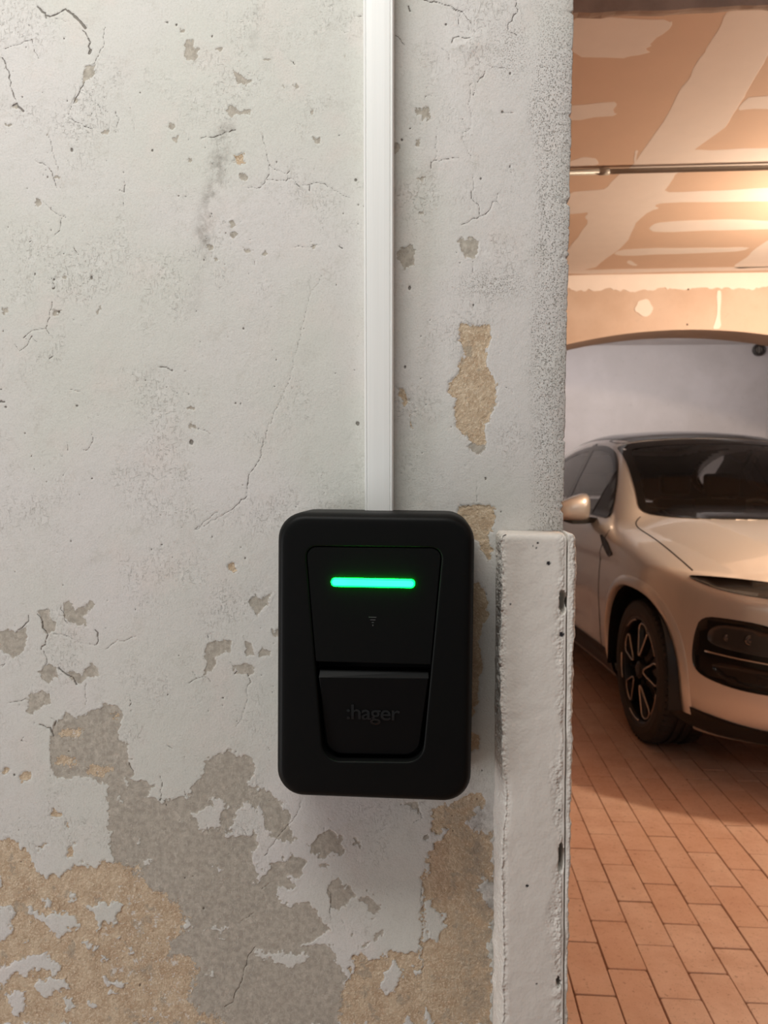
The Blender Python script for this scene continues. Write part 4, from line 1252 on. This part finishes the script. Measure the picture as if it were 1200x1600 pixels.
def grad(fn, V, e=.002):
    g = np.stack([fn(V[:, 0] + e * (i == 0), V[:, 1] + e * (i == 1), V[:, 2] + e * (i == 2)) - fn(V[:, 0] - e * (i == 0), V[:, 1] - e * (i == 1), V[:, 2] - e * (i == 2)) for i in range(3)], -1) / (2 * e)
    return g


def newton(fn, V):
    g = grad(fn, V); f = fn(V[:, 0], V[:, 1], V[:, 2])
    s = np.clip(f / np.maximum((g * g).sum(1), .2), -.012, .012)
    return g * s[:, None]


def in_poly(P, x, y):
    ins = np.zeros(np.shape(x), bool)
    for k in range(len(P)):
        a, b = P[k], P[(k + 1) % len(P)]
        ins ^= ((a[1] > y) != (b[1] > y)) & (x < (b[0] - a[0]) * (y - a[1]) / ((b[1] - a[1]) or 1e-9) + a[0])
    return ins


# outlines of the glazing. windscreen: (q, z) seen from the front; side glass: (v, z) seen from the side
WS = chaikin([(-.735, 1.165), (-.70, 1.255), (-.655, 1.40), (-.612, 1.535), (-.585, 1.575), (-.50, 1.592), (-.25, 1.612), (0, 1.617), (.25, 1.612), (.50, 1.592), (.585, 1.575), (.612, 1.535), (.655, 1.40), (.70, 1.255), (.735, 1.165),
              (.68, 1.135), (.50, 1.13), (.25, 1.13), (0, 1.13), (-.25, 1.13), (-.50, 1.13), (-.68, 1.135)], 2)
SG = chaikin([(1.62, 1.105), (1.70, 1.20), (1.92, 1.36), (2.12, 1.475), (2.32, 1.545), (2.6, 1.59), (3.0, 1.595), (3.4, 1.56), (3.8, 1.475), (4.05, 1.38), (4.12, 1.30), (4.0, 1.19), (3.5, 1.150), (2.6, 1.125), (1.9, 1.105)], 2)
RG = chaikin([(-.52, 2.22), (.52, 2.22), (.54, 2.5), (.52, 3.6), (.46, 3.95), (-.46, 3.95), (-.52, 3.6), (-.54, 2.5)], 2)     # roof glass (q, v)


def shrink(P, d):
    P = [np.array(p) for p in P]; c = sum(P) / len(P); out = []
    n = len(P)
    for i in range(n):
        t = P[(i + 1) % n] - P[i - 1]; t = t / (np.linalg.norm(t) + 1e-9)
        nn_ = np.array([-t[1], t[0]])
        if (c - P[i]) @ nn_ < 0: nn_ = -nn_
        out.append(P[i] + nn_ * d)
    return out


m = Mat('car_paint')
fl = m.noise(9000, 2)
m.set(color=m.mix(fl, (.68, .65, .62), (.77, .735, .705)), metal=.55, rough=.30, coat=.9, coat_rough=.04)
M_PAINT = m.m
M_TRIM = simple('black_trim', (.012, .011, .010), .45)
M_GLOSSB = simple('piano_black', (.006, .0055, .0055), .08, spec=.35)
m = Mat('tinted_glass')
tr = m.node('ShaderNodeBsdfTransparent', {'Color': (.52, .50, .48, 1)}); gl = m.node('ShaderNodeBsdfGlossy', {'Color': (1, 1, 1, 1), 'Roughness': .01})
fr = m.node('ShaderNodeFresnel', {'IOR': 1.55})
m.t.links.new(m.node('ShaderNodeMixShader', {0: fr, 1: tr, 2: gl}), m.t.nodes['Material Output'].inputs[0])
M_GLASS = m.m
M_CABIN = simple('cabin_dark', (.035, .032, .03), .8)
M_SEAT = simple('seat_grey', (.22, .20, .19), .6)
M_TYRE = simple('tyre_rubber', (.030, .027, .025), .65, bump=.2)
M_RIMD = simple('rim_dark', (.035, .032, .030), .35, .6)
M_RIMS = simple('rim_silver', (.55, .50, .46), .25, .9)

V, Fc = surface_nets(f_body, -1.04, 0.04, -.06, CL + .1, .14, 1.78, .0135)
keep = (V[Fc][:, :, 0].mean(1) < .0) | True
# mirror the visible half
q_ok = V[Fc][:, :, 0].max(1) <= .02
Fh = Fc[q_ok]
V[:, 0] = np.minimum(V[:, 0], 0.0)
Vm = V * [-1, 1, 1]
Vall = np.concatenate([V, Vm]); Fall = np.concatenate([Fh, Fh[:, ::-1] + len(V)])
cen = Vall[Fall].mean(1)
nrm = grad(f_body, cen)
isg = cen[:, 2] > 1.10
ws_in = in_poly(shrink(WS, .022), cen[:, 0], cen[:, 2]) & (cen[:, 1] < 2.5) & (nrm[:, 1] < -.25) & isg
sg_in = in_poly(shrink(SG, .022), cen[:, 1], cen[:, 2]) & (np.abs(nrm[:, 0]) > .45)
rg_in = in_poly(shrink(RG, .022), cen[:, 0], cen[:, 1]) & (nrm[:, 2] > .5) & (cen[:, 2] > 1.4)
Fk = Fall[~(ws_in | sg_in | rg_in)]
body = mesh_obj('body', Vall, Fk, M_PAINT, car, True)
N = grad(f_body, Vall); N /= np.linalg.norm(N, axis=1)[:, None] + 1e-9
body.data.normals_split_custom_set_from_vertices(N.astype(np.float32))
tag(body, 'champagne silver bodywork')

# inner lining of the cabin
f_in = lambda q, v, z: np.maximum(f_green(q, v, z) + .035, .55 - z)
Vi, Fi = surface_nets(f_in, -.95, .95, .9, 4.8, .5, 1.75, .03)
ci = Vi[Fi].mean(1); ni = grad(f_in, ci)
hole = (in_poly(shrink(WS, .0), ci[:, 0], ci[:, 2]) & (ni[:, 1] < -.25) & (ci[:, 1] < 2.6)) | (in_poly(shrink(SG, .0), ci[:, 1], ci[:, 2]) & (np.abs(ni[:, 0]) > .45)) | (in_poly(RG, ci[:, 0], ci[:, 1]) & (ni[:, 2] > .5) & (ci[:, 2] > 1.4))
mesh_obj('cabin_lining', Vi, Fi[~hole], M_CABIN, car, True)


def trace(fn, P, dvec, L=3.0, n=500):
    """first hit along dvec from the points P, by marching and bisection"""
    dvec = np.array(dvec, float); t0_ = np.zeros(len(P)); hit = np.zeros(len(P), bool); tl = np.zeros(len(P)); th = np.zeros(len(P))
    for k in range(n):
        t = L * (k + 1) / n; X = P + dvec * t
        ins = fn(X[:, 0], X[:, 1], X[:, 2]) < 0
        new = ins & ~hit
        tl[new] = L * k / n; th[new] = t; hit |= ins
        if hit.all(): break
    for _ in range(18):
        mid = (tl + th) / 2; X = P + dvec * mid[:, None]
        ins = fn(X[:, 0], X[:, 1], X[:, 2]) < 0
        th = np.where(ins, mid, th); tl = np.where(ins, tl, mid)
    return P + dvec * th[:, None], hit


f_solid = lambda q, v, z: smin(f_lower(q, v, z, False), f_green(q, v, z), .035)


def patch(name, poly, view, mat, parent=None, off=.003, step=.03, depth=.006, hole=None, fn=None, side=-1, smooth=True):
    fn = fn or f_solid
    poly = [tuple(p) for p in poly]
    def dens(P):
        out = []
        for i in range(len(P)):
            a = np.array(P[i]); b = np.array(P[(i + 1) % len(P)]); k = max(1, int(np.linalg.norm(b - a) / step))
            out += [tuple(a + (b - a) * j / k) for j in range(k)]
        return out
    bd = dens(poly); pts = [Vector(p) for p in bd]; ed = [(i, (i + 1) % len(bd)) for i in range(len(bd))]
    nb_ = len(bd); hb_ = []
    if hole is not None:
        hb_ = dens([tuple(p) for p in hole]); ed += [(nb_ + i, nb_ + (i + 1) % len(hb_)) for i in range(len(hb_))]; pts += [Vector(p) for p in hb_]
    xs = np.array([p[0] for p in bd]); ys = np.array([p[1] for p in bd])
    gx, gy = np.meshgrid(np.arange(xs.min(), xs.max(), step), np.arange(ys.min(), ys.max(), step)); gx, gy = gx.ravel(), gy.ravel()
    ok = in_poly(shrink(poly, step * .5), gx, gy)
    if hole is not None: ok &= ~in_poly(hole, gx, gy)
    pts += [Vector((a, b)) for a, b in zip(gx[ok], gy[ok])]
    res = geometry.delaunay_2d_cdt(pts, ed, [], 0, 1e-6)
    P2 = np.array([tuple(p) for p in res[0]]); tri = [t for t in res[2]]
    ct = np.array([P2[list(t)].mean(0) for t in tri])
    okt = in_poly(poly, ct[:, 0], ct[:, 1])
    if hole is not None: okt &= ~in_poly(hole, ct[:, 0], ct[:, 1])
    tri = [t for t, k in zip(tri, okt) if k]
    if view == 'front': P = np.stack([P2[:, 0], np.full(len(P2), -.3), P2[:, 1]], -1); dv = (0, 1, 0)
    elif view == 'side': P = np.stack([np.full(len(P2), 1.3 * side), P2[:, 0], P2[:, 1]], -1); dv = (-side, 0, 0)
    else: P = np.stack([P2[:, 0], P2[:, 1], np.full(len(P2), 2.2)], -1); dv = (0, 0, -1)
    X, hit = trace(fn, P, dv)
    n_ = grad(fn, X); n_ /= np.linalg.norm(n_, axis=1)[:, None] + 1e-9
    T = X + n_ * off; Bm = X - n_ * depth
    cnt = {}
    for t in tri:
        for i in range(len(t)):
            e = (t[i], t[(i + 1) % len(t)]); cnt[tuple(sorted(e))] = cnt.get(tuple(sorted(e)), 0) + 1
    nv = len(T); faces = [tuple(t) for t in tri]
    for t in tri:
        for i in range(len(t)):
            a, b = t[i], t[(i + 1) % len(t)]
            if cnt[tuple(sorted((a, b)))] == 1: faces.append((a, b, b + nv, a + nv))
    o = mesh_obj(name, np.concatenate([T, Bm]), faces, mat, parent or car, smooth)
    # face the tops outwards
    if tri:
        p0, p1, p2 = (T[i] for i in tri[0][:3])
        if np.dot(np.cross(p1 - p0, p2 - p0), n_[tri[0][0]]) < 0: o.data.flip_normals()
    o.data.normals_split_custom_set_from_vertices(np.concatenate([n_, n_]).astype(np.float32)) if smooth and depth < .0005 else None
    return o


def smooth_patch(*a, **k):
    """glass panes: no skirt, exact normals"""
    k['depth'] = 0.0001
    return patch(*a, **k)


# glazing
w_ = smooth_patch('windscreen', WS, 'front', M_GLASS, off=.004, step=.04)
tag(w_, 'tinted windscreen')
smooth_patch('windscreen_border', WS, 'front', M_GLOSSB, w_, .0055, .035, hole=shrink(WS, .040))
smooth_patch('roof_glass', RG, 'top', M_GLOSSB, off=.003, step=.05)
smooth_patch('roof_header', chaikin([(-.575, 1.585), (-.50, 1.605), (-.25, 1.627), (0, 1.632), (.25, 1.627), (.50, 1.605), (.575, 1.585), (.55, 1.63), (.45, 1.660), (0, 1.690), (-.45, 1.660), (-.55, 1.63)], 1), 'front', M_GLOSSB, off=.0035, step=.03)
for s in (-1, 1):
    g1 = smooth_patch('side_window', SG, 'side', M_GLASS, off=.003, step=.05, side=s)
    smooth_patch('window_frame', SG, 'side', M_GLOSSB, g1, .005, .04, hole=shrink(SG, .035), side=s)
    smooth_patch('pillar_cover', [(2.70, 1.11), (2.82, 1.11), (2.95, 1.60), (2.86, 1.61)], 'side', M_GLOSSB, g1, .0052, .04, side=s)

# seams
def seam(path, view, r=.0035, side=-1, mat=None, name='panel_gap'):
    P2 = np.array(chaikin(path, 2, False)); 
    d = np.concatenate([[0], np.cumsum(np.linalg.norm(np.diff(P2, axis=0), axis=1))]); n = max(8, int(d[-1] / .02)); s = np.linspace(0, d[-1], n)
    P2 = np.stack([np.interp(s, d, P2[:, 0]), np.interp(s, d, P2[:, 1])], -1)
    if view == 'front': P = np.stack([P2[:, 0], 0 * s - .3, P2[:, 1]], -1); dv = (0, 1, 0)
    elif view == 'side': P = np.stack([0 * s + 1.3 * side, P2[:, 0], P2[:, 1]], -1); dv = (-side, 0, 0)
    else: P = np.stack([P2[:, 0], P2[:, 1], 0 * s + 2.2], -1); dv = (0, 0, -1)
    X, _ = trace(f_solid, P, dv)
    return tube(name, X, r, mat or M_TRIM, car, 6)


for s in (-1, 1):
    seam([(s * .745, 1.42), (s * .785, 1.39), (s * .800, 1.30), (s * .800, 1.05), (s * .815, .75), (s * .825, .50)], 'top')
    seam([(2.05, 1.10), (2.02, .95), (1.93, .72), (1.90, .35)], 'side', side=s) if 0 else None
    seam([(1.50, 1.05), (1.53, .8), (1.50, .36)], 'side', side=s, r=.0025)
    seam([(2.72, 1.12), (2.72, .8), (2.66, .36)], 'side', side=s, r=.0025)
    seam([(3.62, 1.14), (3.50, .9), (3.34, .62), (3.26, .36)], 'side', side=s, r=.0025)

# light bar, head lamps and lower grille, all on the curved front
BAR = [(-.868, .905), (-.80, .912), (-.70, .912), (-.55, .904), (-.3, .898), (0, .896), (.3, .898), (.55, .904), (.70, .912), (.80, .912), (.868, .905),
       (.80, .868), (.70, .852), (.55, .844), (.3, .838), (0, .836), (-.3, .838), (-.55, .844), (-.70, .852), (-.80, .868)]
lb = patch('light_strip', chaikin(BAR, 2), 'front', M_GLOSSB, off=.004, step=.022, depth=.01)
tag(lb, 'slim black light strip across the nose')
M_LENS = simple('smoked_lens', (.012, .010, .010), .10, spec=.4)
M_CHROME = simple('chrome_line', (.5, .46, .42), .2, .9)
M_CHROMED = simple('dark_chrome', (.12, .11, .105), .15, .9)
M_LAMPG = simple('lamp_cell', (.045, .04, .038), .12, .2)
for s in (-1, 1):
    hl = [(-.845, .745), (-.775, .752), (-.66, .742), (-.57, .70), (-.50, .64), (-.47, .57), (-.49, .50), (-.55, .46), (-.65, .448), (-.76, .455), (-.835, .475), (-.862, .505), (-.868, .56), (-.862, .66)]
    hl = [(a * -s, b) for a, b in hl]
    h1 = patch('headlamp', chaikin(hl, 2), 'front', M_GLOSSB, off=.003, step=.02, depth=.012)
    tag(h1, 'large black lamp cluster')
    patch('lamp_lens', chaikin([(a * -s, b) for a, b in [(-.80, .725), (-.70, .722), (-.60, .69), (-.53, .63), (-.52, .605), (-.70, .612), (-.825, .625), (-.83, .68)]], 2), 'front', M_LAMPG, h1, .006, .02, .004)
    patch('lamp_lens', chaikin([(a * -s, b) for a, b in [(-.82, .565), (-.66, .553), (-.53, .545), (-.53, .51), (-.60, .475), (-.72, .472), (-.81, .50)]], 2), 'front', M_LENS, h1, .006, .02, .004)
    for qa, za, rr in ((-.715, .672, .022), (-.64, .668, .018), (-.78, .668, .016)):
        pc_, _ = trace(f_solid, np.array([[qa * -s, -.3, za]]), (0, 1, 0)); pc_ = pc_[0]
        mesh_p = loft('projector', [[(pc_[0] + rr * f_ * math.cos(t), pc_[1] - .004 - .012 * d_, pc_[2] + rr * f_ * math.sin(t)) for t in np.linspace(0, 2 * math.pi, 17)[:-1]] for f_, d_ in ((1, -.5), (1, .3), (.8, .5), (.6, .35), (.25, .5))], M_CHROMED, h1, smooth=True)
    patch('chrome_line', [(a * -s, b) for a, b in [(-.835, .598), (-.66, .585), (-.50, .578), (-.50, .573), (-.66, .579), (-.835, .591)]], 'front', M_CHROME, h1, .007, .02, .004)
low = patch('lower_bumper', chaikin([(-.93, .335), (-.86, .322), (-.74, .300), (-.62, .288), (-.50, .300), (-.38, .335), (-.2, .37), (0, .375), (.2, .37), (.38, .335), (.50, .300), (.62, .288), (.74, .300), (.86, .322), (.93, .335),
                                    (.90, .225), (.6, .215), (0, .215), (-.6, .215), (-.90, .225)], 2), 'front', M_TRIM, off=.006, step=.025, depth=.02)
patch('grille', chaikin([(-.36, .56), (0, .575), (.36, .56), (.33, .43), (0, .415), (-.33, .43)], 2), 'front', M_TRIM, off=.003, step=.03)
for s in (-1, 1):
    sill = patch('sill', [(1.33, .36), (3.36, .36), (3.36, .20), (1.33, .20)], 'side', M_TRIM, off=.005, step=.05, depth=.01, side=s)
    # fender camera
    patch('fender_camera', [(1.30, .905), (1.36, .925), (1.44, .915), (1.56, .955), (1.56, .975), (1.40, .945)] if 0 else [(1.28, .925), (1.33, .905), (1.50, .960), (1.60, 1.005), (1.57, 1.012), (1.42, .978)], 'side', M_TRIM, off=.006, step=.02, depth=.01, side=s)

# wheel-arch lips and liners
for a in (AX1, AX2):
    for s in (-1, 1):
        outer_, inner_ = [], []
        angs = np.linspace(-.12, math.pi + .12, 61)
        def arch_pt(an, k):
            c_, s2 = math.cos(an), math.sin(an)
            r = k / ((abs(c_)) ** 2.5 + abs(s2) ** 2.5) ** (1 / 2.5)
            return a - c_ * r, .345 + s2 * r
        rings = []
        pro = []
        for k, off in ((.450, -.02), (.450, .010), (.456, .015), (.475, .013), (.498, .006), (.503, -.002)):
            pp = np.array([arch_pt(an, k) for an in angs])
            pp2 = np.array([arch_pt(an, max(k, .47)) for an in angs])
            P = np.stack([np.full(len(pp), 1.3 * s), pp2[:, 0], pp2[:, 1]], -1)
            X, hit = trace(f_solid, P, (-s, 0, 0))
            X[:, 1], X[:, 2] = pp[:, 0], pp[:, 1]; X[:, 0] += s * off
            pro.append(X)
        rings = [[pro[j][i] for j in range(len(pro))] for i in range(len(angs))]
        lip = loft('arch_trim', rings, M_PAINT, car, True, True, True, closed=False) if 0 else mesh_obj('arch_trim', [p for r in rings for p in r],
              [(i * 6 + j, i * 6 + j + 1, (i + 1) * 6 + j + 1, (i + 1) * 6 + j) for i in range(60) for j in range(5)], M_PAINT, car, True)
        fix_normals(lip)
        lin_ = [[(s * q_, *arch_pt(an, .449)) for an in angs] for q_ in (.62, .945)]
        mesh_obj('wheel_liner', lin_[0] + lin_[1] + [(s * .63, a, .345)], [(i, i + 1, 61 + i + 1, 61 + i) for i in range(60)] + [(i, i + 1, 122) for i in range(60)], M_TRIM, car, True)

# wheels
def ringc(r, y, n=72): return [(y, r * math.cos(2 * math.pi * k / n), r * math.sin(2 * math.pi * k / n)) for k in range(n)]


def loop_tube(pts, r, mat, parent, name): return tube(name, pts, r, mat, parent, 8, True)


RIM_R = .272


def teardrop(ang, rx):
    pts = []
    ctl = [(.075, 0), (.10, .018), (.17, .040), (.215, .058), (.240, .040), (.248, 0), (.240, -.040), (.215, -.058), (.17, -.040), (.10, -.018)]
    for p in chaikin(ctl, 2):
        c_, s2 = math.cos(ang), math.sin(ang)
        pts.append((rx - .010 + .020 * (p[0] / .25), p[0] * c_ - p[1] * s2, p[0] * s2 + p[1] * c_))
    return pts


def make_wheel(s, v_):
    e = s
    wl = empty('wheel', (s * .925, v_, WR)); wl.parent = car
    if s > 0: wl.rotation_euler = (0, 0, math.pi)
    # local -x is outwards
    prof = [(RIM_R, -.002), (RIM_R + .012, -.010), (.315, -.012), (.345, -.002), (.358, .012)]
    tr_ = [(WR - .001, .030), (WR, .05)]
    grooves = []
    for x in (.068, .112, .156): grooves += [(WR, x - .009), (WR - .010, x - .0085), (WR - .010, x + .0085), (WR, x + .009)]
    prof += tr_ + grooves + [(WR, .19), (WR - .001, .205), (.358, .225), (.34, .235), (RIM_R + .01, .24), (RIM_R, .23)]
    ty = loft('tire', [ringc(r, x, 96) for r, x in prof], M_TYRE, wl, False, False, False)
    # shoulder sipes
    vs_, fs_ = [], []
    for k in range(64):
        t = 2 * math.pi * k / 64
        for (x0, x1) in ((.004, .056), (.168, .222)):
            b_ = len(vs_)
            for x, r in ((x0, WR - .006), (x1, WR + .0015)) if x0 < .1 else ((x0, WR + .0015), (x1, WR - .006)):
                for dt in (-.011, .011):
                    for rr in (r - .012, r + .002): vs_.append((x, rr * math.cos(t + dt), rr * math.sin(t + dt)))
            fs_ += [tuple(b_ + i for i in f) for f in ((0, 1, 3, 2), (4, 6, 7, 5), (1, 5, 7, 3), (0, 2, 6, 4), (0, 4, 5, 1), (2, 3, 7, 6))]
    mesh_obj('tread_blocks', vs_, fs_, M_TYRE, ty)['kind'] = 'stuff'
    rim = loft('rim', [ringc(RIM_R + .004, -.004), ringc(RIM_R - .006, -.006), ringc(RIM_R - .016, .02), ringc(RIM_R - .022, .10), ringc(RIM_R - .02, .22)], M_RIMD, wl, False, False, True)
    mesh_obj('brake_disc', ringc(.17, .085, 40), [tuple(range(40))], simple_disc, rim)
    mesh_obj('rim_back', ringc(.25, .115, 40), [tuple(range(40))], M_TRIM, rim)
    loft('hub_cap', [ringc(.052, .03, 24), ringc(.045, .002, 24), ringc(.03, -.006, 24), ringc(.012, -.006, 24)], M_RIMD, rim)
    for k in range(5):
        an = math.pi / 2 + .18 + 2 * math.pi * k / 5
        td = teardrop(an, .0)
        loop_tube(td, .0052, M_RIMS, rim, 'spoke_outline')
        c_ = Vector((.012, .17 * math.cos(an), .17 * math.sin(an)))
        # solid dark spoke body around the outline
        ct = [Vector(p) for p in td]
        big = [c_ + (p - c_) * 1.10 + Vector((.006, 0, 0)) for p in ct]; sm = [c_ + (p - c_) * .92 + Vector((.022, 0, 0)) for p in ct]
        n_ = len(ct)
        mesh_obj('spoke', [p + Vector((.03, 0, 0)) for p in big] + big + sm + [p + Vector((.02, 0, 0)) for p in sm],
                 [(r_ * n_ + i, r_ * n_ + (i + 1) % n_, (r_ + 1) * n_ + (i + 1) % n_, (r_ + 1) * n_ + i) for r_ in range(3) for i in range(n_)], M_RIMD, rim)
        arc_ = [(-.001, .258 * math.cos(an + math.pi / 5 + d), .258 * math.sin(an + math.pi / 5 + d)) for d in np.linspace(-.27, .27, 10)]
        tube('rim_arc', arc_, .0052, M_RIMS, rim, 8)
        st_ = an + math.pi / 5
        tube('spoke_web', [(.03, .05 * math.cos(st_), .05 * math.sin(st_)), (.05, .25 * math.cos(st_), .25 * math.sin(st_))], .010, M_RIMD, rim, 6)
    return wl


simple_disc = simple('brake_steel', (.12, .11, .10), .4, .8)
for s in (-1, 1):
    for a in (AX1, AX2): make_wheel(s, a)

# door mirrors
for s in (-1, 1):
    mr = empty('door_mirror', (s * 1.00, 1.90, 1.135)); mr.parent = car; mr.scale = (s * -1, 1, 1)     # local -x is outwards
    sec = []
    for x, wv, zh, zc_ in ((-.135, .012, .018, .000), (-.125, .045, .040, .002), (-.09, .075, .060, .008), (-.03, .088, .078, .018), (.03, .088, .088, .028), (.065, .080, .085, .032), (.082, .055, .062, .036), (.088, .018, .022, .038)):
        sec.append([(x, -.02 + wv * .9 * math.copysign(abs(math.cos(t)) ** .7, math.cos(t)) * (1.0 if math.cos(t) < 0 else .55), zc_ + zh * math.copysign(abs(math.sin(t)) ** .8, math.sin(t))) for t in np.linspace(0, 2 * math.pi, 25)[:-1]])
    loft('mirror_cap', sec, M_PAINT, mr, smooth=True)
    sec = []
    for x, wv, z0_, z1_ in ((-.09, .05, -.062, -.035), (-.03, .07, -.085, -.04), (.05, .06, -.085, -.03), (.12, .04, -.075, -.035), (.19, .03, -.07, -.045)):
        sec.append([(x, -wv, z0_ + .01), (x, wv, z0_ + .01), (x, wv, z1_), (x, -wv, z1_)])
    loft('mirror_foot', sec, M_TRIM, mr)
    mesh_obj('mirror_glass', [(-.11, .036, -.03), (.06, .036, -.04), (.07, .036, .09), (-.10, .036, .05)], [(0, 1, 2, 3)], M_CHROME, mr)
for s in (-1, 1):
    patch('mirror_triangle', [(1.66, 1.115), (2.02, 1.115), (2.0, 1.40), (1.9, 1.335), (1.72, 1.205)], 'side', M_TRIM, off=.008, step=.04, depth=.004, side=s)

# cabin: dashboard, steering wheel, seats
loft('dashboard', [[(q_, 1.62, .95), (q_, 1.45, 1.10), (q_, 1.75, 1.13), (q_, 2.05, 1.08), (q_, 2.10, .95)] for q_ in (-.68, 0, .68)], M_CABIN, car)
tube('steering_wheel', [(.36 + .18 * math.cos(t), 2.20 + .08 * math.sin(t), 1.04 + .165 * math.sin(t)) for t in np.linspace(0, 2 * math.pi, 25)[:-1]], .015, M_CABIN, car, 8, True)
box('centre_screen', (-.18, 2.0, 1.06), (.16, 2.02, 1.22), M_GLOSSB, car, .005)
for q_ in (-.37, .37):
    for v_ in (2.75, 3.65):
        st = empty('seat', (q_, v_, .55)); st.parent = car
        loft('seat_back', [[(x * w2, y, z) for x, y in ((-1, -.05), (1, -.05), (1.05, .04), (.9, .09), (-.9, .09), (-1.05, .04))] for z, w2, y0 in ((0, .24, 0), (.3, .25, .05), (.55, .22, .1), (.62, .18, .12))], M_SEAT, st, smooth=False)
        bevel(box('headrest', (-.13, .02, .66), (.13, .12, .84), M_SEAT, st), .03, 3)
        bevel(box('seat_cushion', (-.25, -.5, -.1), (.25, .02, .05), M_SEAT, st), .03, 3)
